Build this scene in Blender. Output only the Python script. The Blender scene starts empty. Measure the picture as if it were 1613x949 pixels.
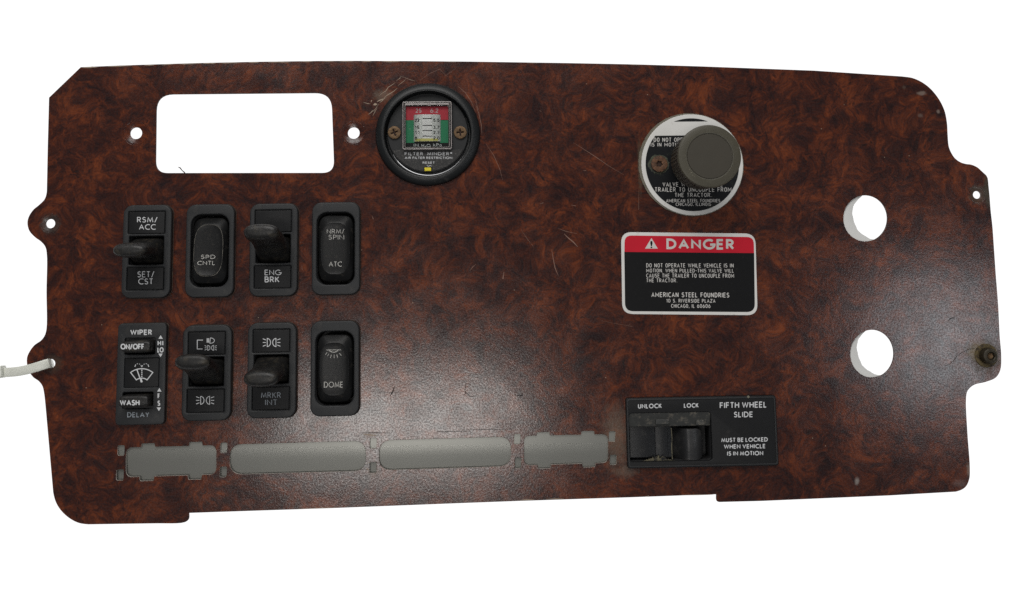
import bpy, bmesh, math, random
from mathutils import Vector, Matrix
random.seed(7)
R = math.radians
MM = 0.001
SC = bpy.context.scene
COL = SC.collection

# ------------------------------------------------------------------ camera
F = 1290.0; W0, H0 = 1613.0, 949.0
PPX, PPY = 804.0, 354.0
CAM = Vector((0, 0, 0.430))
fwd = Vector((math.tan(R(1.5)), math.tan(R(5.58)), -1)).normalized()
rgt = fwd.cross(Vector((0, 1, 0))).normalized()
up = rgt.cross(fwd).normalized()
roll = R(-0.8)
rgt, up = (rgt*math.cos(roll) + up*math.sin(roll)), (up*math.cos(roll) - rgt*math.sin(roll))
cd = bpy.data.cameras.new('camera')
cd.sensor_width = 36; cd.lens = 36*F/W0
cd.shift_x = (W0/2 - PPX)/W0; cd.shift_y = (PPY - H0/2)/W0
cd.clip_start = 0.01; cd.clip_end = 50
cam = bpy.data.objects.new('camera', cd); COL.objects.link(cam)
m = Matrix((rgt, up, -fwd)).transposed().to_4x4(); m.translation = CAM
cam.matrix_world = m
SC.camera = cam

def U(px, py, h=0.0):
    """photo pixel -> world point on the plane z = h metres"""
    d = rgt*((px-PPX)/F) - up*((py-PPY)/F) + fwd
    t = (h - CAM.z)/d.z
    return CAM + d*t

# ------------------------------------------------------------------ world, lamps, exposure
w = bpy.data.worlds.new('World'); SC.world = w; w.use_nodes = True
w.node_tree.nodes['Background'].inputs[0].default_value = (0.93, 0.96, 1.0, 1)
w.node_tree.nodes['Background'].inputs[1].default_value = 0.13
def area(name, loc, target, sx, sy, power, col=(1, 1, 1)):
    l = bpy.data.lights.new(name, 'AREA'); l.shape = 'RECTANGLE'; l.size = sx; l.size_y = sy
    l.energy = power; l.color = col
    o = bpy.data.objects.new(name, l); COL.objects.link(o); o.location = loc
    o.rotation_euler = (Vector(target)-Vector(loc)).to_track_quat('-Z', 'Y').to_euler()
    return o
area('softbox_lamp', (-0.15, 1.00, 1.05), (0, 0, 0), 1.1, 0.8, 12.5, (1, 0.98, 0.95))
area('ceiling_lamp', (-0.20, -0.275, 1.5), (-0.20, -0.275, 0), 0.52, 0.19, 3.7, (1, 0.97, 0.93))
area('side_lamp', (1.08, -0.10, 1.5), (0.24, -0.02, 0), 0.28, 0.28, 1.6, (0.93, 0.96, 1))
SC.view_settings.view_transform = 'Standard'; SC.view_settings.look = 'None'
SC.view_settings.exposure = 0; SC.view_settings.gamma = 1
SC.cycles.max_bounces = 6; SC.cycles.use_denoising = False; SC.cycles.sample_clamp_indirect = 3
SC.cycles.caustics_reflective = False; SC.cycles.caustics_refractive = False

# ------------------------------------------------------------------ materials
def mat(name, col, rough=0.5, metal=0.0, spec=0.5, var=0.0, vscale=200, bump=0.0, bscale=1500, bdist=0.0002, dust=None, dscale=120, dlo=.55, dhi=.8, rvar=0.0):
    m = bpy.data.materials.new(name); m.use_nodes = True
    nt = m.node_tree; b = nt.nodes['Principled BSDF']
    b.inputs['Base Color'].default_value = (*col, 1)
    b.inputs['Roughness'].default_value = rough
    b.inputs['Metallic'].default_value = metal
    b.inputs['Specular IOR Level'].default_value = spec
    N, L = nt.nodes.new, nt.links.new
    tc = N('ShaderNodeTexCoord')
    cur = None
    if var or dust:
        n = N('ShaderNodeTexNoise'); n.inputs['Scale'].default_value = vscale; n.inputs['Detail'].default_value = 5
        L(tc.outputs['Object'], n.inputs['Vector'])
        mx = N('ShaderNodeMix'); mx.data_type = 'RGBA'
        mx.inputs[6].default_value = (*[c*(1-var) for c in col], 1)
        mx.inputs[7].default_value = (*[min(1, c*(1+var)) for c in col], 1)
        L(n.outputs['Fac'], mx.inputs[0]); cur = mx.outputs[2]
        if rvar:
            mr = N('ShaderNodeMapRange'); mr.inputs[1].default_value = .3; mr.inputs[2].default_value = .7
            mr.inputs[3].default_value = rough-rvar; mr.inputs[4].default_value = rough+rvar
            L(n.outputs['Fac'], mr.inputs[0]); L(mr.outputs[0], b.inputs['Roughness'])
    if dust:
        n2 = N('ShaderNodeTexNoise'); n2.inputs['Scale'].default_value = dscale; n2.inputs['Detail'].default_value = 8
        n2.inputs['Roughness'].default_value = .7
        L(tc.outputs['Object'], n2.inputs['Vector'])
        mr = N('ShaderNodeMapRange'); mr.inputs[1].default_value = dlo; mr.inputs[2].default_value = dhi
        L(n2.outputs['Fac'], mr.inputs[0])
        mx = N('ShaderNodeMix'); mx.data_type = 'RGBA'
        L(mr.outputs[0], mx.inputs[0]); L(cur, mx.inputs[6]); mx.inputs[7].default_value = (*dust, 1)
        cur = mx.outputs[2]
    if cur: L(cur, b.inputs['Base Color'])
    if bump:
        n = N('ShaderNodeTexNoise'); n.inputs['Scale'].default_value = bscale; n.inputs['Detail'].default_value = 3
        L(tc.outputs['Object'], n.inputs['Vector'])
        bp = N('ShaderNodeBump'); bp.inputs['Strength'].default_value = bump; bp.inputs['Distance'].default_value = bdist
        L(n.outputs['Fac'], bp.inputs['Height']); L(bp.outputs[0], b.inputs['Normal'])
    return m

def wood_material():
    m = bpy.data.materials.new('burl_wood'); m.use_nodes = True
    nt = m.node_tree; b = nt.nodes['Principled BSDF']; N, L = nt.nodes.new, nt.links.new
    tc = N('ShaderNodeTexCoord'); co = tc.outputs['Object']
    def noise(vec, sc, det=4, rough=.55, dist=0.0):
        n = N('ShaderNodeTexNoise'); n.inputs['Scale'].default_value = sc; n.inputs['Detail'].default_value = det
        n.inputs['Roughness'].default_value = rough; n.inputs['Distortion'].default_value = dist
        L(vec, n.inputs['Vector']); return n
    def math_(op, a, c, clamp=False):
        n = N('ShaderNodeMath'); n.operation = op; n.use_clamp = clamp
        for i, v in enumerate((a, c)):
            if isinstance(v, (int, float)): n.inputs[i].default_value = v
            elif v is not None: L(v, n.inputs[i])
        return n.outputs[0]
    def rng(v, a, c, d=0., e=1., smooth=True):
        n = N('ShaderNodeMapRange'); n.inputs[1].default_value = a; n.inputs[2].default_value = c
        n.inputs[3].default_value = d; n.inputs[4].default_value = e
        if smooth: n.interpolation_type = 'SMOOTHSTEP'
        L(v, n.inputs[0]); return n.outputs[0]
    def warp(vec, sc, amt, det=2):
        n = noise(vec, sc, det)
        s = N('ShaderNodeVectorMath'); s.operation = 'SUBTRACT'; L(n.outputs['Color'], s.inputs[0]); s.inputs[1].default_value = (.5, .5, .5)
        k = N('ShaderNodeVectorMath'); k.operation = 'SCALE'; L(s.outputs[0], k.inputs[0]); k.inputs['Scale'].default_value = amt
        a = N('ShaderNodeVectorMath'); a.operation = 'ADD'; L(vec, a.inputs[0]); L(k.outputs[0], a.inputs[1])
        return a.outputs[0]
    w1 = warp(co, 30, .030); w2 = warp(w1, 110, .010, 3)
    big = noise(w1, 60, 5, .55, .6).outputs['Fac']
    mid = noise(w2, 185, 6, .60, .45).outputs['Fac']
    fine = noise(w2, 560, 5, .65, .3).outputs['Fac']
    # stretched fibre, follows the swirl
    mp = N('ShaderNodeMapping'); mp.inputs['Scale'].default_value = (1.0, .28, 1.0); L(w2, mp.inputs['Vector'])
    fib = noise(mp.outputs[0], 1100, 3, .6, .3).outputs['Fac']
    f = math_('ADD', math_('MULTIPLY', big, .29), math_('MULTIPLY', mid, .38))
    f = math_('ADD', f, math_('MULTIPLY', fine, .20)); f = math_('ADD', f, .016); f = math_('ADD', f, math_('MULTIPLY', fib, .10))
    cr = N('ShaderNodeValToRGB'); e = cr.color_ramp.elements
    stops = [(.36, (.0105, .0054, .0064)), (.43, (.0260, .0088, .0076)), (.49, (.050, .0135, .0082)),
             (.545, (.096, .0225, .0090)), (.63, (.185, .043, .0120))]
    e[0].position, e[0].color = stops[0][0], (*stops[0][1], 1)
    e[1].position, e[1].color = stops[-1][0], (*stops[-1][1], 1)
    for p_, c_ in stops[1:-1]:
        x = e.new(p_); x.color = (*c_, 1)
    L(f, cr.inputs[0])
    # burl eyes
    v = N('ShaderNodeTexVoronoi'); v.inputs['Scale'].default_value = 95; L(w2, v.inputs['Vector'])
    eye = rng(v.outputs['Distance'], .10, .42, 1., 0.)
    where = rng(noise(co, 26, 2).outputs['Fac'], .46, .62)
    eye = math_('MULTIPLY', math_('MULTIPLY', eye, where), .5)
    mx = N('ShaderNodeMix'); mx.data_type = 'RGBA'; L(eye, mx.inputs[0]); L(cr.outputs[0], mx.inputs[6]); mx.inputs[7].default_value = (.0135, .0068, .0072, 1)
    cur = mx.outputs[2]
    # small eyes
    v2 = N('ShaderNodeTexVoronoi'); v2.inputs['Scale'].default_value = 260; L(w2, v2.inputs['Vector'])
    e2 = rng(v2.outputs['Distance'], .08, .36, 1., 0.)
    wh2 = rng(noise(w1, 48, 2).outputs['Fac'], .46, .58)
    e2 = math_('MULTIPLY', math_('MULTIPLY', e2, wh2), .78)
    mx = N('ShaderNodeMix'); mx.data_type = 'RGBA'; L(e2, mx.inputs[0]); L(cur, mx.inputs[6]); mx.inputs[7].default_value = (.014, .0065, .006, 1)
    cur = mx.outputs[2]
    # tiny pale specks
    v3 = N('ShaderNodeTexVoronoi'); v3.inputs['Scale'].default_value = 150; L(co, v3.inputs['Vector'])
    sp = rng(v3.outputs['Distance'], .028, .05, 1., 0.)
    spm = N('ShaderNodeSeparateColor'); L(v3.outputs['Color'], spm.inputs[0])
    sp = math_('MULTIPLY', sp, rng(spm.outputs[0], .90, .91))
    mx = N('ShaderNodeMix'); mx.data_type = 'RGBA'; L(sp, mx.inputs[0]); L(cur, mx.inputs[6]); mx.inputs[7].default_value = (.30, .22, .16, 1)
    cur = mx.outputs[2]
    # stains with their own place: (px, py, rx px, ry px, colour, amount, hardness)
    ragn = noise(co, 330, 6, .7).outputs['Fac']
    dirt_r = None
    for px, py, rx, ry, col, amt, a0 in STAINS:
        c = U(px, py)
        sub = N('ShaderNodeVectorMath'); sub.operation = 'SUBTRACT'; L(co, sub.inputs[0]); sub.inputs[1].default_value = (c.x, c.y, 0)
        dv = N('ShaderNodeVectorMath'); dv.operation = 'MULTIPLY'; L(sub.outputs[0], dv.inputs[0])
        k = .000333
        dv.inputs[1].default_value = (1/(rx*k), 1/(ry*k), 0)
        ln = N('ShaderNodeVectorMath'); ln.operation = 'LENGTH'; L(dv.outputs[0], ln.inputs[0])
        d = math_('ADD', ln.outputs['Value'], math_('MULTIPLY', math_('SUBTRACT', ragn, .5), 1.1))
        k_ = math_('MULTIPLY', rng(d, a0, 1.0, 1., 0.), amt)
        mx = N('ShaderNodeMix'); mx.data_type = 'RGBA'; L(k_, mx.inputs[0]); L(cur, mx.inputs[6]); mx.inputs[7].default_value = (*col, 1)
        cur = mx.outputs[2]
        dirt_r = k_ if dirt_r is None else math_('MAXIMUM', dirt_r, k_)
    L(cur, b.inputs['Base Color'])
    rn = rng(noise(co, 60, 4).outputs['Fac'], .3, .7, .17, .22)
    L(math_('ADD', rn, math_('MULTIPLY', dirt_r, .14)), b.inputs['Roughness'])
    L(rng(noise(co, 1250, 1, .4).outputs['Fac'], .36, .64, .32, .64), b.inputs['Specular IOR Level'])
    vg = N('ShaderNodeTexVoronoi'); vg.inputs['Scale'].default_value = 1150; L(warp(co, 900, .0007), vg.inputs['Vector']); g1 = vg.outputs['Distance']; g2 = noise(co, 55, 2).outputs['Fac']
    bp = N('ShaderNodeBump'); bp.inputs['Strength'].default_value = .11; bp.inputs['Distance'].default_value = .00010
    L(g1, bp.inputs['Height'])
    bp2 = N('ShaderNodeBump'); bp2.inputs['Strength'].default_value = .10; bp2.inputs['Distance'].default_value = .0006
    L(g2, bp2.inputs['Height']); L(bp.outputs[0], bp2.inputs['Normal']); L(bp2.outputs[0], b.inputs['Normal'])
    return m

STAINS = [  # px, py, rx, ry, colour, amount, inner radius of the full strength
    (1552, 563, 34, 34, (.050, .028, .012), .85, .35),
    (1540, 553, 22, 20, (.16, .115, .045), .65, .3),
    (1580, 556, 16, 8, (.045, .012, .007), .8, .4),
    (972, 690, 34, 70, (.13, .085, .055), .60, .15),
    (985, 742, 26, 16, (.12, .08, .055), .5, .2),
    (603, 150, 22, 14, (.13, .085, .055), .6, .2),
    (79, 353, 19, 19, (.045, .036, .030), .7, .6),
    (1541, 307, 19, 18, (.07, .05, .035), .75, .6),
    (1556, 300, 9, 40, (.045, .040, .022), .7, .3),
    (588, 744, 14, 12, (.18, .13, .10), .5, .2),
    (583, 685, 16, 7, (.20, .15, .12), .5, .2),
    (1350, 758, 5, 8, (.25, .22, .2), .8, .3),
    (1450, 182, 6, 5, (.16, .12, .10), .5, .2), (1424, 138, 5, 4, (.10, .07, .05), .5, .2),
    (1452, 147, 10, 5, (.22, .17, .14), .7, .3), (1478, 176, 4, 5, (.22, .17, .14), .7, .3),
    (1526, 741, 5, 14, (.20, .15, .12), .6, .3), (1512, 762, 14, 8, (.12, .07, .06), .5, .3),
    (84, 573, 20, 18, (.045, .030, .020), .7, .4),
    (1008, 262, 5, 60, (.13, .10, .06), .35, .3),
]

M = {}
M['wood'] = wood_material()
M['edge'] = mat('panel_edge', (.035, .022, .018), .6, var=.5, vscale=300)
M['cut_edge'] = mat('cut_edge', (.46, .43, .38), .5, var=.4, vscale=400)
M['bezel'] = mat('bezel_plastic', (.0215, .0225, .0240), .5, spec=.35, bump=.35, bscale=2600, bdist=.0001, var=.2, vscale=90, dust=(.05, .046, .042), dlo=.60, dhi=.85)
M['plate'] = mat('label_plastic', (.0090, .0092, .0100), .55, spec=.28, bump=.3, bscale=2600, bdist=.0001, var=.2, dust=(.045, .042, .04), dlo=.62, dhi=.9)
M['lever'] = mat('lever_rubber', (.0115, .011, .0105), .44, spec=.4, bump=.5, bscale=900, bdist=.00015, var=.3, dust=(.07, .058, .040), dlo=.52, dhi=.82, dscale=260, rvar=.1)
M['well'] = mat('well_black', (.004, .004, .004), .7)
M['housing'] = mat('housing_black', (.010, .010, .011), .6)
M['rocker'] = mat('rocker_plastic', (.0080, .0082, .0085), .40, spec=.27, bump=.4, bscale=1400, bdist=.0001, var=.25, dust=(.06, .052, .042), dlo=.56, dhi=.85, dscale=400)
M['print'] = mat('print_white', (.66, .67, .68), .55, var=.22, vscale=900)
M['print_dim'] = mat('print_grey', (.27, .30, .33), .55, var=.3, vscale=900)
M['print_worn'] = mat('print_worn', (.46, .45, .42), .6, var=.35, vscale=1300, dust=(.05, .05, .045), dlo=.58, dhi=.68, dscale=1400)
M['worn_line'] = mat('worn_line', (.13, .12, .10), .6, var=.5, vscale=700, dust=(.014, .013, .012), dlo=.46, dhi=.6, dscale=260)
M['white'] = mat('label_white', (.72, .71, .68), .45, var=.12, vscale=80, dust=(.30, .27, .22), dlo=.60, dhi=.8, dscale=160)
M['label_black'] = mat('label_black', (.0045, .0045, .005), .42, spec=.2, var=.3, vscale=500, dust=(.05, .05, .045), dlo=.62, dhi=.9, dscale=500)
M['plate_black'] = mat('round_plate_black', (.005, .0058, .0075), .42, spec=.22, var=.3, vscale=300, dust=(.055, .058, .04), dlo=.55, dhi=.9, dscale=120)
M['red'] = mat('label_red', (.56, .010, .028), .45, spec=.2, var=.12, vscale=120)
M['label_print'] = mat('label_print', (.62, .60, .57), .5, var=.12, vscale=700)
M['knob'] = mat('knob_plastic', (.047, .0405, .0285), .5, spec=.4, bump=.3, bscale=1800, bdist=.0001, var=.12, vscale=180, dust=(.055, .05, .036), dlo=.56, dhi=.85, dscale=300)
M['knob_line'] = mat('knob_worn', (.085, .08, .06), .5, var=.4, vscale=500)
M['shaft'] = mat('dark_steel', (.05, .045, .04), .5, metal=.6)
M['rust'] = mat('rusty_steel', (.13, .060, .028), .62, metal=.25, var=.7, vscale=500, dust=(.03, .014, .009), dlo=.45, dhi=.65, dscale=700, bump=.8, bscale=1100)
M['rustdark'] = mat('recess_rust', (.030, .013, .008), .8, var=.5, vscale=800)
M['brass'] = mat('brassy_rust', (.13, .075, .032), .5, metal=.4, var=.7, vscale=500, dust=(.035, .02, .012), dlo=.5, dhi=.68, dscale=800, bump=.6, bscale=900)
M['boltdark'] = mat('bolt_dark', (.035, .028, .017), .5, metal=.4, var=.6, vscale=450, dust=(.12, .08, .03), dlo=.55, dhi=.75, dscale=600, bump=.7, bscale=900)
M['gauge'] = mat('gauge_black', (.0065, .0078, .0086), .40, spec=.4, var=.2, dust=(.06, .055, .05), dlo=.6, dhi=.85, dscale=220, bump=.2, bscale=1500, bdist=.0001)
M['gauge_face'] = mat('gauge_face', (.009, .010, .011), .5, spec=.35, var=.25, bump=.3, bscale=1500, bdist=.0001, dust=(.07, .065, .06), dlo=.58, dhi=.85, dscale=200)
M['gauge_low'] = mat('gauge_label', (.026, .026, .026), .55, spec=.3, var=.3, vscale=1500, dust=(.16, .15, .14), dlo=.52, dhi=.75, dscale=1500)
M['g_red'] = mat('gauge_red', (.60, .018, .045), .35, var=.1)
M['g_green'] = mat('gauge_green', (.008, .26, .11), .35, var=.1, dust=(.3, .42, .32), dlo=.66, dhi=.72, dscale=500)
M['silver'] = mat('gauge_silver', (.74, .74, .73), .34, metal=.4, var=.1)
M['yellow'] = mat('yellow_plastic', (.75, .62, .02), .4, var=.1)
M['pale_yellow'] = mat('float_yellow', (.62, .58, .16), .4, var=.1)
M['tan'] = mat('chipped_core', (.34, .26, .19), .7, var=.5, vscale=1200)
M['scratch'] = mat('scratch_pale', (.22, .12, .085), .6, var=.5, vscale=900)
M['cut'] = mat('cut_dark', (.010, .006, .006), .7)
M['strip'] = mat('shaded_ground_grey', (.20, .20, .182), .32, metal=.38, var=.05, vscale=60)  # added slot strip, grey of the shaded background
M['washer'] = mat('shade_crescent_grey', (.72, .72, .70), .5, var=.06)  # added rings behind the round holes, grey of the shaded background
M['tie'] = mat('nylon', (.74, .75, .68), .35, var=.08, vscale=200)
M['tie'].node_tree.nodes['Principled BSDF'].inputs['Subsurface Weight'].default_value = .3
M['tie'].node_tree.nodes['Principled BSDF'].inputs['Subsurface Radius'].default_value = (.002, .002, .002)
M['hair'] = mat('fibre_dark', (.03, .018, .015), .7)
M['glue'] = mat('old_glue', (.15, .135, .10), .7, var=.5, vscale=500, bump=.8, bscale=700)
M['residue'] = mat('dusty_plastic', (.035, .036, .034), .6, var=.4, vscale=300, dust=(.17, .15, .12), dlo=.52, dhi=.72, dscale=260, bump=.5, bscale=900)

def emis(name, s):
    m = bpy.data.materials.new(name); m.use_nodes = True
    b = m.node_tree.nodes['Principled BSDF']; b.inputs['Base Color'].default_value = (0, 0, 0, 1)
    b.inputs['Roughness'].default_value = 1; b.inputs['Specular IOR Level'].default_value = 0
    b.inputs['Emission Color'].default_value = (1, 1, 1, 1); b.inputs['Emission Strength'].default_value = s
    return m
M['glow_backdrop'] = emis('white_backdrop_glow', 1.08)  # glow added to keep the blank background pure white, no lamp there
g = bpy.data.materials.new('clear_cover'); g.use_nodes = True
nt = g.node_tree; nt.nodes.remove(nt.nodes['Principled BSDF'])
tr = nt.nodes.new('ShaderNodeBsdfTransparent'); gl = nt.nodes.new('ShaderNodeBsdfGlossy'); fr = nt.nodes.new('ShaderNodeFresnel'); mxs = nt.nodes.new('ShaderNodeMixShader')
gl.inputs['Roughness'].default_value = .08; fr.inputs[0].default_value = 1.35; tr.inputs[0].default_value = (.93, .94, .93, 1)
nt.links.new(fr.outputs[0], mxs.inputs[0]); nt.links.new(tr.outputs[0], mxs.inputs[1]); nt.links.new(gl.outputs[0], mxs.inputs[2])
nt.links.new(mxs.outputs[0], nt.nodes['Material Output'].inputs[0]); M['clear'] = g
M['acrylic_edge'] = mat('acrylic_edge', (.30, .27, .26), .25, var=.5, vscale=500)

# ------------------------------------------------------------------ object helpers
class Thing:
    def __init__(s, name, label, cat, loc, ang=0.0, group=None):
        s.o = bpy.data.objects.new(name, None); COL.objects.link(s.o)
        s.o.empty_display_size = .01
        s.o.location = (loc[0], loc[1], loc[2] if len(loc) > 2 else 0); s.o.rotation_euler = (0, 0, ang)
        s.o['label'] = label; s.o['category'] = cat
        if group: s.o['group'] = group
        s.mw = Matrix.Translation(Vector(s.o.location)) @ Matrix.Rotation(ang, 4, 'Z')
        s.inv = s.mw.inverted()
    def local(s, p): return s.inv @ Vector(p)
    def world(s, p): return s.mw @ Vector(p)
ROOT = Thing.__new__(Thing); ROOT.o = None; ROOT.mw = ROOT.inv = Matrix.Identity(4)

def link(name, me, mt, th=None, parent=None, smooth=None):
    """me in the thing's local coordinates"""
    o = bpy.data.objects.new(name, me); COL.objects.link(o)
    if mt is not None and not me.materials: me.materials.append(mt)
    if smooth:
        for p in me.polygons: p.use_smooth = True
        me.set_sharp_from_angle(angle=R(smooth))
    p = parent or (th.o if th else None)
    if p is not None: o.parent = p
    return o

def curve_mesh(outline, holes, z0, z1, bevel=0.0, seg=2):
    cu = bpy.data.curves.new('c', 'CURVE'); cu.dimensions = '2D'; cu.fill_mode = 'BOTH'
    def area2(p): return sum(p[i-1][0]*p[i][1]-p[i][0]*p[i-1][1] for i in range(len(p)))
    for k, pts in enumerate([outline]+list(holes)):
        pts = [(p[0], p[1]) for p in pts]
        a = area2(pts)
        if (k == 0) == (a > 0): pts.reverse()     # outline clockwise, holes counter-clockwise
        s = cu.splines.new('POLY'); s.points.add(len(pts)-1); s.use_cyclic_u = True
        for i, p in enumerate(pts): s.points[i].co = (p[0], p[1], 0, 1)
    th = (z1-z0)/2
    cu.extrude = max(th-bevel, 1e-6)
    if bevel > 0:
        cu.bevel_depth = bevel; cu.bevel_resolution = seg; cu.offset = -bevel
    o = bpy.data.objects.new('c', cu); COL.objects.link(o)
    dg = bpy.context.evaluated_depsgraph_get()
    me = bpy.data.meshes.new_from_object(o.evaluated_get(dg))
    bpy.data.objects.remove(o); bpy.data.curves.remove(cu)
    bm = bmesh.new(); bm.from_mesh(me)
    bmesh.ops.remove_doubles(bm, verts=bm.verts, dist=2e-6)
    bmesh.ops.translate(bm, vec=(0, 0, (z0+z1)/2), verts=bm.verts)
    bmesh.ops.recalc_face_normals(bm, faces=bm.faces)
    bm.to_mesh(me); bm.free(); me.materials.clear()
    return me

def rrect(cx, cy, w_, h_, r, n=6, ang=0.0):
    out = []
    r = max(min(r, w_/2-1e-7, h_/2-1e-7), 1e-6)
    for qx, qy, a0 in ((1, 1, 0), (-1, 1, 90), (-1, -1, 180), (1, -1, 270)):
        for i in range(n+1):
            a = R(a0+90*i/n)
            out.append((cx+qx*(w_/2-r)+r*math.cos(a), cy+qy*(h_/2-r)+r*math.sin(a)))
    if ang:
        c, s = math.cos(ang), math.sin(ang)
        out = [(cx+(x-cx)*c-(y-cy)*s, cy+(x-cx)*s+(y-cy)*c) for x, y in out]
    return out
def circ(cx, cy, r, n=48, ry=None, ph=0.0):
    ry = ry or r
    return [(cx+r*math.cos(2*math.pi*i/n+ph), cy+ry*math.sin(2*math.pi*i/n+ph)) for i in range(n)]

def loft(rings, cap0=True, cap1=True):
    bm = bmesh.new(); vs = [[bm.verts.new(p) for p in r] for r in rings]
    n = len(rings[0])
    for a, b in zip(vs, vs[1:]):
        for i in range(n):
            j = (i+1) % n
            bm.faces.new((a[i], a[j], b[j], b[i]))
    if cap0: bm.faces.new(vs[0])
    if cap1: bm.faces.new(vs[-1])
    bmesh.ops.recalc_face_normals(bm, faces=bm.faces)
    me = bpy.data.meshes.new('m'); bm.to_mesh(me); bm.free(); return me
def lathe(profile, cx=0, cy=0, n=64, cap0=True, cap1=True):
    return loft([[(cx+r*math.cos(2*math.pi*i/n), cy+r*math.sin(2*math.pi*i/n), z) for i in range(n)] for r, z in profile], cap0, cap1)
def box_mesh(x0, x1, y0, y1, z0, z1, bevel=0.0, seg=2):
    bm = bmesh.new(); bmesh.ops.create_cube(bm, size=1)
    for v in bm.verts:
        v.co = ((x0+x1)/2+v.co.x*(x1-x0), (y0+y1)/2+v.co.y*(y1-y0), (z0+z1)/2+v.co.z*(z1-z0))
    if bevel: bmesh.ops.bevel(bm, geom=bm.edges[:], offset=bevel, segments=seg, affect='EDGES', profile=.5)
    me = bpy.data.meshes.new('m'); bm.to_mesh(me); bm.free(); return me
def superell(cx, cy, a, b, n=2.5, k=32):
    o = []
    for i in range(k):
        t = 2*math.pi*i/k; c, s = math.cos(t), math.sin(t)
        o.append((cx+a*math.copysign(abs(c)**(2/n), c), cy+b*math.copysign(abs(s)**(2/n), s)))
    return o
def join_meshes(ms):
    bm = bmesh.new()
    for m_ in ms: bm.from_mesh(m_)
    me = bpy.data.meshes.new('m'); bm.to_mesh(me); bm.free(); return me

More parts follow.
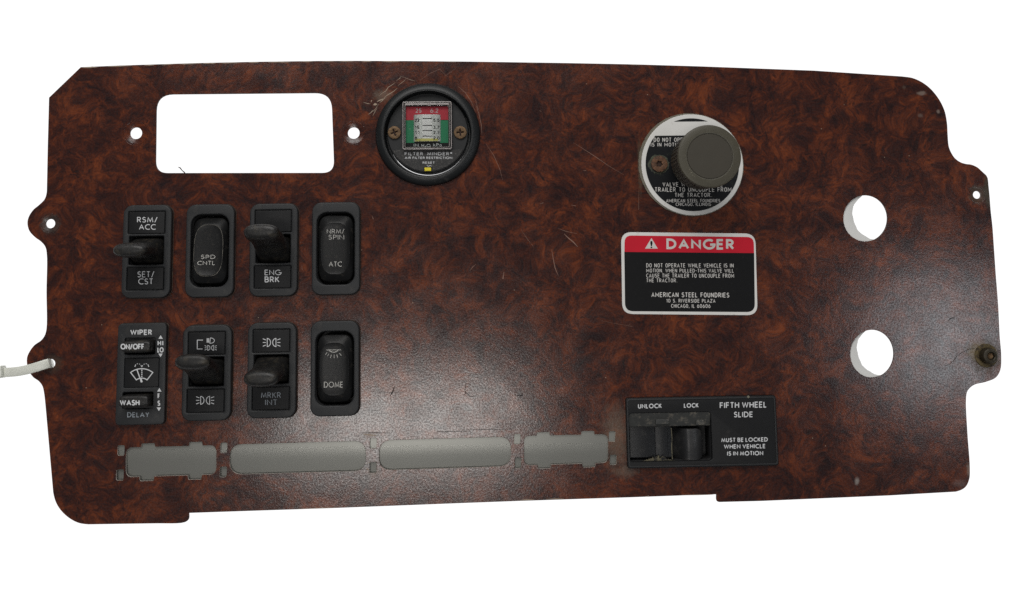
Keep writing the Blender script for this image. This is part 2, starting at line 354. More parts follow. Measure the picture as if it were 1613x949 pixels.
# ------------------------------------------------------------------ stroke lettering
def arc(cx, cy, rx, ry, a0, a1, n=12):
    return [(cx+rx*math.cos(R(a0+(a1-a0)*i/n)), cy+ry*math.sin(R(a0+(a1-a0)*i/n))) for i in range(n+1)]
def glyphs():
    G = {}
    G['A'] = (.78, [[(0, 0), (.39, 1), (.78, 0)], [(.13, .33), (.65, .33)]])
    G['B'] = (.54, [[(0, 0), (0, 1), (.26, 1)]+arc(.26, .76, .23, .24, 90, -90)+[(0, .52)], [(.26, .52)]+arc(.28, .26, .26, .26, 90, -90)+[(0, 0)]])
    G['C'] = (.74, [arc(.5, .5, .5, .5, 55, 305, 22)])
    G['D'] = (.70, [[(0, 0), (0, 1), (.22, 1)]+arc(.22, .5, .48, .5, 90, -90, 16)+[(0, 0)]])
    G['E'] = (.48, [[(.48, 1), (0, 1), (0, 0), (.48, 0)], [(0, .52), (.44, .52)]])
    G['F'] = (.46, [[(.46, 1), (0, 1), (0, 0)], [(0, .52), (.42, .52)]])
    G['G'] = (.86, [arc(.48, .5, .48, .5, 50, 350, 24)+[(.95, .46), (.56, .46)]])
    G['H'] = (.62, [[(0, 0), (0, 1)], [(.62, 0), (.62, 1)], [(0, .52), (.62, .52)]])
    G['I'] = (.0, [[(0, 0), (0, 1)]])
    G['J'] = (.34, [[(.34, 1), (.34, .2)]+arc(.17, .2, .17, .2, 0, -170)])
    G['K'] = (.56, [[(0, 0), (0, 1)], [(.52, 1), (.03, .47)], [(.17, .60), (.56, 0)]])
    G['L'] = (.40, [[(0, 1), (0, 0), (.40, 0)]])
    G['M'] = (.86, [[(0, 0), (.12, 1), (.43, .14), (.74, 1), (.86, 0)]])
    G['N'] = (.68, [[(0, 0), (0, 1), (.68, 0), (.68, 1)]])
    G['O'] = (.96, [arc(.48, .5, .48, .5, 0, 360, 30)])
    G['P'] = (.50, [[(0, 0), (0, 1), (.24, 1)]+arc(.24, .73, .26, .27, 90, -90)+[(0, .46)]])
    G['Q'] = (.96, [arc(.48, .5, .48, .5, 0, 360, 30), [(.55, .3), (.9, 0)]])
    G['R'] = (.54, [[(0, 0), (0, 1), (.24, 1)]+arc(.24, .74, .25, .26, 90, -90)+[(0, .48)], [(.22, .48), (.54, 0)]])
    G['S'] = (.48, [arc(.25, .745, .22, .245, 35, 250, 12)+arc(.22, .265, .25, .265, 75, -150, 14)])
    G['T'] = (.52, [[(0, 1), (.52, 1)], [(.26, 1), (.26, 0)]])
    G['U'] = (.58, [[(0, 1), (0, .3)]+arc(.29, .3, .29, .3, 180, 360, 14)+[(.58, 1)]])
    G['V'] = (.70, [[(0, 1), (.35, 0), (.70, 1)]])
    G['W'] = (1.05, [[(0, 1), (.26, 0), (.525, .9), (.79, 0), (1.05, 1)]])
    G['X'] = (.6, [[(0, 0), (.6, 1)], [(0, 1), (.6, 0)]])
    G['Y'] = (.6, [[(0, 1), (.3, .48), (.6, 1)], [(.3, .48), (.3, 0)]])
    G['Z'] = (.56, [[(0, 1), (.56, 1), (0, 0), (.56, 0)]])
    G['0'] = (.56, [arc(.28, .5, .28, .5, 0, 360, 26)])
    G['1'] = (.2, [[(0, .8), (.2, 1), (.2, 0)]])
    G['2'] = (.5, [arc(.25, .74, .24, .26, 170, -40, 14)+[(0, 0), (.5, 0)]])
    G['3'] = (.5, [arc(.23, .75, .22, .25, 150, -90, 14), arc(.24, .255, .25, .255, 90, -150, 14)])
    G['4'] = (.56, [[(.42, 0), (.42, 1), (0, .28), (.56, .28)]])
    G['5'] = (.5, [[(.44, 1), (.1, 1), (.04, .55)]+arc(.22, .32, .26, .32, 125, -150, 14)])
    G['6'] = (.54, [arc(.27, .3, .27, .3, 0, 360, 20), [(.03, .42), (.3, 1)]])
    G['7'] = (.5, [[(0, 1), (.5, 1), (.14, 0)]])
    G['8'] = (.52, [arc(.26, .76, .21, .24, 0, 360, 18), arc(.26, .26, .26, .26, 0, 360, 18)])
    G['9'] = (.54, [arc(.27, .7, .27, .3, 0, 360, 20), [(.51, .58), (.24, 0)]])
    G['/'] = (.38, [[(0, -.05), (.38, 1.05)]])
    G['-'] = (.3, [[(0, .48), (.3, .48)]])
    G['.'] = (.0, [[(0, 0), (0, .10)]])
    G[','] = (.06, [[(.06, .10), (0, -.14)]])
    G['k'] = (.46, [[(0, 0), (0, 1)], [(.40, .68), (.03, .3)], [(.14, .42), (.46, 0)]])
    G['a'] = (.4, [arc(.2, .32, .2, .32, 0, 360, 16), [(.4, .64), (.4, 0)]])
    G['\u2082'] = (.26, [arc(.13, .17, .12, .13, 170, -40, 8)+[(0, -.2), (.26, -.2)]])
    G['\u00ae'] = (.40, [arc(.2, .8, .2, .2, 0, 360, 14), [(.14, .7), (.14, .9), (.24, .9), (.24, .8), (.14, .8)]])
    return G
GL = glyphs()
GOTHIC = {'A': .58, 'C': .50, 'D': .52, 'G': .54, 'O': .54, 'Q': .54, 'M': .74, 'N': .54, 'U': .50, 'W': .86, 'V': .56, 'H': .52, 'E': .44, 'F': .42,
          'S': .48, 'T': .48, 'B': .5, 'R': .52, 'P': .48, 'K': .52, 'L': .40, 'Y': .54}

def ribbon(bm, pts, wd, f, z, dz, closed=False):
    """pts 2D; f maps 2D -> local 3D"""
    p = [Vector(q) for q in pts]
    q = [p[0]]
    for a in p[1:]:
        if (a-q[-1]).length > 1e-5: q.append(a)
    p = q
    if len(p) > 3 and (p[0]-p[-1]).length < 1e-4: closed = True; p = p[:-1]
    n = len(p)
    if n < 2: return
    L_, R_ = [], []
    for i in range(n):
        d0 = (p[i]-p[i-1]) if (i > 0 or closed) else None
        d1 = (p[(i+1) % n]-p[i]) if (i < n-1 or closed) else None
        if d0 is None: d0 = d1
        if d1 is None: d1 = d0
        d0 = d0.normalized(); d1 = d1.normalized()
        t = d0+d1
        if t.length < .35: t = d1
        t.normalize(); nn = Vector((-t.y, t.x))
        c = max(nn.dot(Vector((-d1.y, d1.x))), .42)
        off = nn*(wd/2/c)
        L_.append(p[i]+off); R_.append(p[i]-off)
    va = [bm.verts.new(f(v, z+dz+i*4e-7)) for i, v in enumerate(L_)]; vb = [bm.verts.new(f(v, z+dz+i*4e-7)) for i, v in enumerate(R_)]
    for i in range(n if closed else n-1):
        j = (i+1) % n
        bm.faces.new((vb[i], vb[j], va[j], va[i]))

class Print:
    """flat printed marks gathered into one lettering mesh"""
    def __init__(s, th, h): s.bm = bmesh.new(); s.th = th; s.h = h; s.k = 0
    def dz(s): s.k += 1; return 2e-5 + (s.k % 9)*2.5e-6
    def line(s, pts, Z, wpx, h=None):
        """polyline in zoomed photo pixels"""
        h = s.h if h is None else h
        q = [U(Z[0]+x/Z[2], Z[1]+y/Z[2], h) for x, y in pts]
        ribbon(s.bm, [(v.x, v.y) for v in q], wpx/Z[2]*.000333, lambda v, z: s.th.local((v.x, v.y, z)), h, s.dz())
    def poly(s, pts, Z, h=None):
        h = s.h if h is None else h; z = h+s.dz()
        s.bm.faces.new([s.bm.verts.new(s.th.local(tuple(U(Z[0]+x/Z[2], Z[1]+y/Z[2], h))[:2]+(z,))) for x, y in pts])
    def text(s, t, box, Z, wt=.15, sp=.16, goth=False, slope=0.0, h=None, jit=0.0):
        x0, y0, x1, y1 = box; h = s.h if h is None else h
        P_ = lambda x, y: U(Z[0]+x/Z[2], Z[1]+y/Z[2], h)
        o = P_(x0, y1); ex = P_(x1, y1-slope*(x1-x0))-o; ey = P_(x0, y0)-o
        cap = ey.length; tw = ex.length/cap                # target width in cap heights
        rows, x = [], 0.0; lo = not any(c_ in t for c_ in ',/\u2082')
        for ch in t:
            if ch == ' ': x += (.22+sp+wt) if goth else .36; continue
            gw, st = GL[ch]
            if ch == 'M' and goth: st = [[(0, 0), (0, 1), (.43, .30), (.86, 1), (.86, 0)]]
            if ch == 'N' and goth: st = [[(0, 0), (0, 1)], [(.04, .96), (.64, .04)], [(.68, 0), (.68, 1)]]
            k = 1.0
            if goth and ch in GOTHIC and gw > 0: k = GOTHIC[ch]/gw
            rows.append((x, [[(a*k, b) for a, b in q] for q in st])); x += gw*k+sp+wt
        nat = x-sp-wt
        kx = (tw-wt)/max(nat, 1e-6)
        ux, uy = ex/ex.length*cap, ey
        def f(v, z): y_ = max(0.0 if lo else -1, min(1.0, v.y)); return s.th.local(tuple((o+ux*v.x+uy*y_))[:2]+(z,))
        for gx, st in rows:
            jj = random.uniform(-jit, jit)
            for q in st:
                qq = [(wt/2+(gx+a)*kx, wt/2+b*(1-wt)+jj) for a, b in q]
                ribbon(s.bm, qq, wt, f, h, s.dz())
    def done(s, mt, parent=None, name='lettering'):
        for f_ in s.bm.faces:
            f_.normal_update()
            if f_.normal.z < 0: f_.normal_flip()
        me = bpy.data.meshes.new(name); s.bm.to_mesh(me); s.bm.free()
        return link(name, me, mt, s.th, parent)

Z1 = (30, 80, 4.127); Z2 = (540, 110, 4.746); Z3 = (30, 300, 5.93); Z4 = (170, 300, 5.271); Z5 = (370, 300, 5.273)
Z6 = (170, 490, 4.995); Z7 = (370, 490, 4.995); Z8 = (980, 160, 4.995); Z9 = (960, 350, 5.932); Z10 = (960, 610, 5.562)
Z0 = (0, 0, 1)

# ------------------------------------------------------------------ the setting
me = box_mesh(-4, 4, -4, 4, -.08, -.060)
bd = link('backdrop', me, M['glow_backdrop']); bd['kind'] = 'structure'

# ------------------------------------------------------------------ the panel
S = 's'
OUT = [(127, 106, S), (190, 103.3), (310, 99.5, S), (400, 97.6), (500, 96.2), (560, 96), (640, 96.3), (740, 97.2), (900, 99.6), (1000, 101.6), (1100, 104.6), (1282, 111.4), (1420, 120.5),
       (1440.5, 124), (1461, 135.6), (1477.6, 154), (1488, 174.4), (1492, 194.6), (1493, 212), (1494.8, 231), (1499, 241.6), (1505, 250), (1513.7, 256), (1522, 258.5), (1530.6, 259.7),
       (1540, 264), (1547.4, 270.6), (1553.8, 276.4, S), (1556, 281), (1557.4, 293), (1559, 309), (1560.6, 330), (1564, 362), (1568.5, 428.6), (1572.5, 480), (1575, 530), (1577.4, 561), (1576, 583), (1569, 595), (1554, 601.7),
       (1534, 607), (1524.5, 616), (1522, 627.5), (1524, 680), (1528, 738), (1527, 755), (1521, 767.6), (1506, 775), (1400, 781), (1200, 789.6), (1133, 791.3), (1129, 789), (1128.3, 779, S), (1000, 783.6), (817, 789.6), (720, 793.2),
       (520, 801), (400, 805), (297.5, 808.5, S), (297, 818), (291, 823), (240, 825), (139, 826.5), (120.5, 823), (102, 811), (89.5, 795), (83.5, 776), (77, 702), (71.5, 640),
       (69, 618.5), (66.5, 608.5), (61, 601), (52, 594.5), (46, 586), (42.5, 575), (42.5, 563), (47, 553), (54, 544), (64.5, 536.5), (70, 529), (73, 518), (73, 460), (73.5, 401),
       (71, 389), (64.5, 381), (55, 374), (46, 364), (43, 352), (45, 342), (52, 331), (62, 322.5), (70, 314), (73.5, 302), (75, 230), (77, 154, S)]
def smooth_outline(P, n=6, maxlen=60):
    out = []; N_ = len(P)
    for i in range(N_):
        p0, p1, p2, p3 = P[i-1], P[i], P[(i+1) % N_], P[(i+2) % N_]
        a, b = Vector(p1[:2]), Vector(p2[:2]); out.append(tuple(a))
        if (b-a).length > maxlen: continue
        q0 = Vector(p0[:2]) if len(p1) == 2 else a-(b-a); q3 = Vector(p3[:2]) if len(p2) == 2 else b+(b-a)
        t0 = 0; t1 = max((a-q0).length, 1e-3)**.5; t2 = t1+(b-a).length**.5; t3 = t2+max((q3-b).length, 1e-3)**.5
        for k in range(1, n):
            t = t1+(t2-t1)*k/n
            A1 = q0*((t1-t)/(t1-t0))+a*((t-t0)/(t1-t0)); A2 = a*((t2-t)/(t2-t1))+b*((t-t1)/(t2-t1)); A3 = b*((t3-t)/(t3-t2))+q3*((t-t2)/(t3-t2))
            B1 = A1*((t2-t)/(t2-t0))+A2*((t-t0)/(t2-t0)); B2 = A2*((t3-t)/(t3-t1))+A3*((t-t1)/(t3-t1))
            out.append(tuple(B1*((t2-t)/(t2-t1))+B2*((t-t1)/(t2-t1))))
    return out
def toW(pts, h=0.0): return [tuple(U(x, y, h))[:2] for x, y in pts]
def rcorner(P, n=5):
    """polygon of (x, y, r) -> rounded polygon, image pixels"""
    out = []; N_ = len(P)
    for i in range(N_):
        p = Vector(P[i][:2]); a = Vector(P[i-1][:2]); b = Vector(P[(i+1) % N_][:2]); r = P[i][2]
        if r <= .01: out.append(tuple(p)); continue
        u = (a-p).normalized(); v = (b-p).normalized()
        r1 = min(r, (a-p).length*.49, (b-p).length*.49)
        s, e = p+u*r1, p+v*r1
        for k in range(n+1):
            t = k/n; out.append(tuple(s*(1-t)**2+p*(2*t*(1-t)*1.0)+e*t*t))
    return out
def slot_plain(l, r_, tl, tr_, br, bl, rad):
    return rcorner([(l, tl, rad), (r_, tr_, rad), (r_, br, rad), (l, bl, rad)], 7)
def slot_tabs(l, r_, tl, tr_, bl, br, tabs_t, tabs_b, rad):
    yt = lambda x: tl+(tr_-tl)*(x-l)/(r_-l); yb = lambda x: bl+(br-bl)*(x-l)/(r_-l)
    P = [(l, tl, rad)]
    for x0, x1, y in tabs_t: P += [(x0, yt(x0), .8), (x0+1, y+.5, 1.2), (x1-1, y, 1.2), (x1, yt(x1), .8)]
    P += [(r_, tr_, rad), (r_, br, rad)]
    for x0, x1, y in reversed(tabs_b): P += [(x1, yb(x1), .8), (x1-1, y, 1.2), (x0+1, y+.5, 1.2), (x0, yb(x0), .8)]
    P += [(l, bl, rad)]
    return rcorner(P, 7)
def smallrect(x0, x1, y0, y1): return rcorner([(x0+.6, y0, 2), (x1+.4, y0-.3, 2), (x1-.3, y1-.3, 2), (x0, y1, 2)], 3)

BZ = dict(w=24.9*MM, h=48.4*MM)
SWA = R(0.15)
HB = 3.0*MM
SW = {'rsm': (230.6, 396.1), 'spd': (330.2, 395), 'eng': (430.6, 393.6), 'nrm': (528.8, 391.4),
      'wip': (222, 589.1), 'head': (325.4, 587.5), 'mrk': (427.8, 583.6), 'dome': (527.3, 580.6)}
swc = {k: U(x, y, HB) for k, (x, y) in SW.items()}

GC = U(673.8, 211.1, 2*MM); KC = U(1090.6, 259.5, 1*MM)
def quadframe(c4, h):
    a, b, c, d = [U(x, y, h) for x, y in c4]
    cen = (a+b+c+d)/4; ex = (b+c-a-d)/2; ey = (a+b-c-d)/2
    ang = math.atan2(ex.y, ex.x)
    return cen, ang, ex.length, ey.length
HF = 2.5*MM
FW = quadframe([(960+142/5.562, 610+98/5.562), (960+1462/5.562, 610+70/5.562), (960+1480/5.562, 610+690/5.562), (960+160/5.562, 610+715/5.562)], HF)

holes = []
holes.append(toW(rcorner([(246.5, 149, 26), (522, 146.5, 26), (526.5, 272.5, 19), (245, 272.8, 19)], 8)))
SCREWH = [(214, 210, 9.4, 19), (557, 209.7, 9.4, 19), (79, 352.5, 7.3, 14.5), (1539.2, 307.2, 6.3, 13)]
for x, y, r, rr in SCREWH: holes.append(circ(*tuple(U(x, y))[:2], rr*.000333, 40))
for cx, cy, rx, ry in ((1363.3, 344.3, 34.6, 36.4), (1373.8, 557.5, 34.2, 37.6)):
    holes.append(toW([(cx+rx*math.cos(t*math.pi/36)*1, cy+ry*math.sin(t*math.pi/36)) for t in range(72)]))
holes.append(toW(slot_tabs(198.6, 340.6, 705.3, 701.7, 752, 747.5, [(222.6, 244.3, 698.6), (297.4, 319, 696.3)], [(219.5, 243, 757.6), (295.8, 318, 755.2)], 22)))
holes.append(toW(slot_plain(362, 576.2, 700.5, 694.7, 742, 747.8, 20)))
holes.append(toW(slot_plain(597.2, 805, 694.2, 688, 734.6, 741.2, 20)))
holes.append(toW(slot_tabs(825.4, 957.8, 687, 684.2, 733.4, 729.2, [(845.3, 866.3, 681), (915.3, 936.5, 679)], [(846.7, 867.8, 738), (917.2, 938.2, 735.8)], 20)))
for q in ((185.3, 195.8, 702, 718), (183, 194.4, 740.3, 757), (347, 357.7, 698, 713.8), (346, 357, 735.6, 752), (582.4, 593.2, 690.6, 707), (582, 592.8, 728.5, 745.4),
          (809.4, 819.8, 684.3, 700.3), (810.6, 821, 720.8, 737.8), (958.7, 969, 680, 696), (960.5, 970.9, 717, 732.6)):
    holes.append(toW(smallrect(*q)))
for k, c in swc.items(): holes.append(rrect(c.x, c.y, 21.6*MM, 42.6*MM, 1*MM, 3, SWA))
holes.append(circ(GC.x, GC.y, 24.6*MM, 64))
holes.append(rrect(FW[0].x, FW[0].y, FW[2]-3*MM, FW[3]-2.6*MM, 1*MM, 3, FW[1]))
tz = U(79.5, 573.2); holes.append(circ(tz.x, tz.y, 2.35*MM, 24))

TP = 1.0*MM
panel = Thing('dashboard_panel', 'burl wood dashboard panel with cut-outs, holes and worn edges lying on white', 'dashboard panel', (0, 0, 0))
me = curve_mesh(toW(smooth_outline(OUT)), holes, -TP, 0, .17*MM, 1)
me.materials.append(M['wood']); me.materials.append(M['edge']); me.materials.append(M['cut_edge'])
sl_a, sl_b = U(176, 722), U(985, 706)
for p in me.polygons:
    if abs(p.normal.z) < .75 or p.normal.z < -.3: p.material_index = 1
    if abs(p.normal.z) < .85 and sl_a.x < p.center.x < sl_b.x and abs(p.center.y-(sl_a.y+(sl_b.y-sl_a.y)*(p.center.x-sl_a.x)/(sl_b.x-sl_a.x))) < .0175: p.material_index = 2
face = link('faceplate', me, None, panel)
# countersunk rings in the screw holes
for x, y, r, rr in SCREWH:
    c = U(x, y); k = .000333
    dark = x < 100 or x > 1500
    me = lathe([(rr*k-.02*MM, -.06*MM), (rr*k*.93, -.02*MM), (rr*k*.88, -.10*MM), (r*k*1.10, -.16*MM), (r*k, -.30*MM), (r*k, -TP), (rr*k-.02*MM, -TP)], c.x, c.y, 48, False, False)
    o = link('countersink', me, M['wood'], panel, smooth=40)
# added sheet behind the slots, bent to shade like the background seen through
def strip():
    bm = bmesh.new(); nx, ny = 24, 20; g_ = []
    a, b = U(176, 720), U(985, 708); d = (b-a); L_ = d.length; d.normalize(); nrm = Vector((-d.y, d.x, 0))
    for i in range(nx+1):
        row = []
        for j in range(ny+1):
            v = (j/ny-.5); yy = v*.036
            k = .0013; z = -1.03*MM - .004*yy - .09*k*math.log(1+math.exp(-(yy-.001)/k))
            row.append(bm.verts.new(a+d*(L_*i/nx)+nrm*yy+Vector((0, 0, z))))
        g_.append(row)
    for i in range(nx):
        for j in range(ny): bm.faces.new((g_[i][j], g_[i+1][j], g_[i+1][j+1], g_[i][j+1]))
    r = bmesh.ops.extrude_face_region(bm, geom=bm.faces[:])
    bmesh.ops.translate(bm, vec=(0, 0, -.8*MM), verts=[v for v in r['geom'] if isinstance(v, bmesh.types.BMVert)])
    bmesh.ops.recalc_face_normals(bm, faces=bm.faces)
    me = bpy.data.meshes.new('m'); bm.to_mesh(me); bm.free(); return me
o = link('shaded_ground_strip', strip(), M['strip'], panel, smooth=40); o['label'] = 'added bent grey strip standing in for shaded background in the slots'
# added pale rings behind the two big holes, standing in for shaded background
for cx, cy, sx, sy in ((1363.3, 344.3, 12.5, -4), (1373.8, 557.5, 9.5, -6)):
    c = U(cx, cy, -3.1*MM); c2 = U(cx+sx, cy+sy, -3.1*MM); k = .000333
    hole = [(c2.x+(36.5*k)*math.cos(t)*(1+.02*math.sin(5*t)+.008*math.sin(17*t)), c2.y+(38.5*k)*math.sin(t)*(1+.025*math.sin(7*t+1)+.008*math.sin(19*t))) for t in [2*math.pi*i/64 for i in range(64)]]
    o = link('shade_crescent_ring', curve_mesh(circ(c.x+3*k, c.y, 58*k, 64), [hole], -2.4*MM, -1.05*MM, .1*MM, 1), M['washer'], panel, smooth=40)  # added ring in the grey of the shaded background, not a washer

# scratches, chips and cuts on the face
def marks(name, L_, mt, wd_scale=1.0, label=None):
    bm = bmesh.new(); n = 0
    for pts, w_ in L_:
        q = [U(x, y) for x, y in pts]; n += 1
        # tapering ribbon
        N_ = len(q)
        if N_ < 2: continue
        va, vb = [], []
        for i, p in enumerate(q):
            a = q[max(i-1, 0)]; b = q[min(i+1, N_-1)]; t = (b-a).normalized(); nn = Vector((-t.y, t.x, 0))
            tp = (.15+.85*math.sin(math.pi*(i+.15)/(N_-.7))) if N_ > 2 else (1.0 if i else .3)
            ww = w_*wd_scale*.000333/2*tp*random.uniform(.8, 1.2)
            z = Vector((0, 0, 1.6e-5+(n % 7)*2.5e-6))
            va.append(bm.verts.new(p+nn*ww+z)); vb.append(bm.verts.new(p-nn*ww+z))
        for i in range(N_-1): bm.faces.new((vb[i], vb[i+1], va[i+1], va[i]))
    for f_ in bm.faces:
        f_.normal_update()
        if f_.normal.z < 0: f_.normal_flip()
    me = bpy.data.meshes.new(name); bm.to_mesh(me); bm.free()
    o = link(name, me, mt, panel); o['kind'] = 'stuff'
    if label: o['label'] = label
    return o
def zz(Z, pts): return [(Z[0]+x/Z[2], Z[1]+y/Z[2]) for x, y in pts]
Zs = (740, 160, 3.164); Zg = (560, 110, 11.86); Zt = (400, 80, 3.226); Zm = (500, 270, 2.206); Zb = (480, 660, 6.204)
SCR = [(zz(Zs, [(515, 205), (570, 240), (625, 275), (690, 320), (768, 367)]), .9), (zz(Zs, [(408, 738), (415, 780), (425, 830), (433, 850), (442, 870)]), 1.6),
       (zz(Zs, [(470, 660), (490, 680), (515, 700), (538, 725)]), 2.6), (zz(Zs, [(440, 633), (480, 648), (535, 660)]), 1.0), (zz(Zs, [(348, 512), (367, 505)]), 1.0),
       (zz(Zs, [(503, 517), (528, 521)]), .9), (zz(Zs, [(80, 210), (120, 270), (150, 340), (165, 395)]), .7), (zz(Zs, [(255, 640), (290, 690), (320, 728)]), .6),
       (zz(Zs, [(0, 845), (15, 825), (30, 812)]), 1.0), (zz(Zs, [(170, 850), (165, 885)]), 2.2), (zz(Zs, [(345, 46), (356, 50)]), 1.1), (zz(Zs, [(565, 345), (580, 346)]), 1.0),
       (zz(Zs, [(842, 440), (842, 540)]), .7), (zz(Zs, [(30, 20), (45, 60), (58, 120), (60, 165)]), 1.0),
       (zz(Zt, [(845, 150), (890, 118), (945, 94), (975, 127), (1030, 88)]), .7), (zz(Zt, [(1125, 250), (1140, 300)]), .8), (zz(Zm, [(985, 520), (1095, 540)]), .5),
       (zz(Zt, [(1035, 180), (1075, 215), (1105, 260), (1125, 310)]), .9), (zz(Z5, [(555, 625), (560, 660)]), 1.0), (zz(Z5, [(1140, 215), (1150, 240)]), 1.3)]
marks('scratches', SCR, M['scratch'], .75, 'pale scratches across the middle of the veneer')
CHP = [(zz(Zg, [(440, 495), (500, 440), (570, 395), (610, 330), (700, 275), (745, 235)]), 1.3), (zz(Zg, [(760, 210), (830, 160), (852, 120)]), .9), (zz(Zg, [(500, 570), (560, 500), (640, 450), (720, 400), (780, 345)]), 1.4),
       (zz(Zg, [(790, 300), (870, 240), (945, 180)]), 1.0), (zz(Zg, [(240, 840), (290, 800), (325, 750)]), 1.5), (zz(Zg, [(325, 860), (360, 790), (410, 710)]), 1.4), (zz(Zg, [(150, 610), (230, 635), (280, 640)]), 1.6),
       (zz(Zg, [(335, 660), (368, 645), (405, 650)]), 5.5), (zz(Zg, [(290, 610), (303, 570)]), 2.2), (zz(Zg, [(400, 600), (460, 570), (540, 540)]), 2.6), (zz(Zg, [(450, 620), (500, 580), (560, 520)]), 1.6),
       (zz(Zt, [(745, 130), (800, 150), (820, 155)]), .7), (zz(Zt, [(590, 320), (615, 300), (635, 270)]), 1.2),
       (zz(Zb, [(570, 150), (640, 158), (700, 165)]), 2.6), (zz(Zb, [(600, 480), (625, 500)]), 2.5), (zz(Zb, [(590, 440), (640, 425)]), 1.0)]
marks('veneer_chips', CHP, M['tan'], .7, 'pale chips in the veneer beside the round gauge')
# pale line along the top edge and nicks on the bottom edge
TOPE = [(127, 106), (190, 103.3), (310, 99.5), (400, 97.6), (500, 96.2), (560, 96), (640, 96.3), (740, 97.2), (900, 99.6), (1000, 101.6), (1100, 104.6)]
E = []
x = 130
while x < 620:
    n_ = random.randint(5, 12); y0 = lambda x: .7+next((a[1]+(b[1]-a[1])*(x-a[0])/(b[0]-a[0]) for a, b in zip(TOPE, TOPE[1:]) if a[0] <= x <= b[0]), 97)
    E.append(([(x+i*4, y0(x+i*4)+random.uniform(0, .7)) for i in range(n_)], random.uniform(.8, 2.0))); x += n_*4+random.uniform(1, 14)
for x in (300, 700, 830, 990): E.append(([(x, y0(x)), (x+8, y0(x+8)), (x+18, y0(x+18)+.2)], .9))
E += [([(819, 788.6), (826, 787.6), (834, 787.5), (841, 786.9)], 1.9), ([(860, 786.6), (875, 786.2), (888, 785.8)], 1.0), ([(1016, 782.6), (1022, 782)], 1.6), ([(1070, 780.5), (1100, 779.8), (1124, 779.4)], .9),
      ([(470, 802.2), (500, 801), (530, 799.9)], .9), ([(1010, 105), (1075, 103.6)], .3)]
marks('pale_edge', E[:-1], M['tan'], 1.0, 'pale line along the top edge')
CUT = [(zz(Zm, [(518, 730), (514, 752), (512, 765), (530, 782), (548, 785)]), 1.3), (zz(Zm, [(268, 748), (262, 765), (250, 785)]), 1.6), (zz(Zm, [(505, 780), (518, 768)]), 1.2),
       (zz(Zb, [(585, 136), (700, 136), (850, 142)]), .9), (zz(Zb, [(1290, 126), (1330, 130), (1400, 124), (1540, 120)]), 1.1), (zz((720, 660, 5.76), [(30, 95), (250, 98), (500, 96)]), .7),
       (zz((720, 660, 5.76), [(365, 45), (380, 36)]), 1.3), (zz(Zm, [(205, 770), (300, 768)]), .7), (zz((1300, 270, 2.711), [(522, 640), (538, 628), (556, 624)]), 1.4), (zz(Zm, [(690, 780), (715, 778)]), 1.6),
       (zz(Zm, [(430, 905), (530, 903)]), 1.0)]
marks('dark_cuts', CUT, M['cut'], 1.0, 'dark cuts in the glossy lower middle')

# ------------------------------------------------------------------ switches
def housing(th, w_, h_, cavities, depth=46*MM):
    """black body below the bezel with open wells"""
    a = curve_mesh(rrect(0, 0, w_, h_, .6*MM, 2), cavities, -9*MM, HB-1.2*MM)
    b = box_mesh(-w_/2+.2*MM, w_/2-.2*MM, -h_/2+.2*MM, h_/2-.2*MM, -depth, -9*MM-1e-5)
    return link('housing', join_meshes([a, b]), M['housing'], th)

PL = dict(top=(-.3, 14.9, 18.3, 11.1), bot=(-.3, -14.1, 18.3, 11.1)); OPN = (-.2, .5, 17.6, 14.6)
def mmrect(q, r=.4, grow=0.0, n=3): return rrect(q[0]*MM, q[1]*MM, (q[2]+grow)*MM, (q[3]+grow)*MM, r*MM, n)
toggle_bezel = curve_mesh(rrect(0, 0, BZ['w'], BZ['h'], 4.9*MM, 8), [mmrect(PL['top'], .5, .6), mmrect(PL['bot'], .5, .6), mmrect(OPN, .4)], 0.02*MM, HB, .75*MM, 3)
rocker_bezel = curve_mesh(rrect(0, 0, BZ['w'], BZ['h'], 4.9*MM, 8), [rrect(-.1*MM, 0, 19.4*MM, 37.6*MM, 5.2*MM, 8)], 0.02*MM, HB, .75*MM, 3)
for me_ in (toggle_bezel, rocker_bezel): me_.materials.append(M['bezel'])
plate_mesh = {k: curve_mesh(mmrect(PL[k], .3), [], 1.0*MM, HB-.18*MM, .2*MM, 1) for k in PL}
for m_ in plate_mesh.values(): m_.materials.append(M['plate'])

def lever_mesh(tilt, H=23, bulge=0.0, top=8.3):
    """paddle: cross sections from the barrel in the well out to the rounded tip. tilt = mm the tip moves in y"""
    sec = [(-6, .0, 8.5, 6.9, 6), (-1, .02, 8.5, 6.8, 6), (1.5, .04, 8.5, 6.2, 5), (4, .1, 8.5, 5.2, 3.6), (7, .22, 8.4, 4.3, 3), (11, .45, 8.3, 3.8, 2.8), (15, .68, top, 3.7+bulge*.6, 2.6),
           (H-4.5, .86, top+.1, 3.7+bulge, 2.5), (H-2.4, .95, top, 3.5+bulge, 2.5), (H-1.1, .99, top-.5, 3.0+bulge, 2.5), (H-.35, 1, top-1.3, 2.1+bulge, 2.4), (H, 1, top-2.6, 1.0+bulge*.6, 2.4)]
    s0 = 1.0 if tilt > 0 else -1.0
    rings = []
    for z, t, a, b, n in sec:
        off = tilt*t + (.5)
        if z < 4: off = .5
        rings.append([(x*MM, y*MM, z*MM) for x, y in superell(-.2, off, a, b, n, 40)])
    return loft(rings)

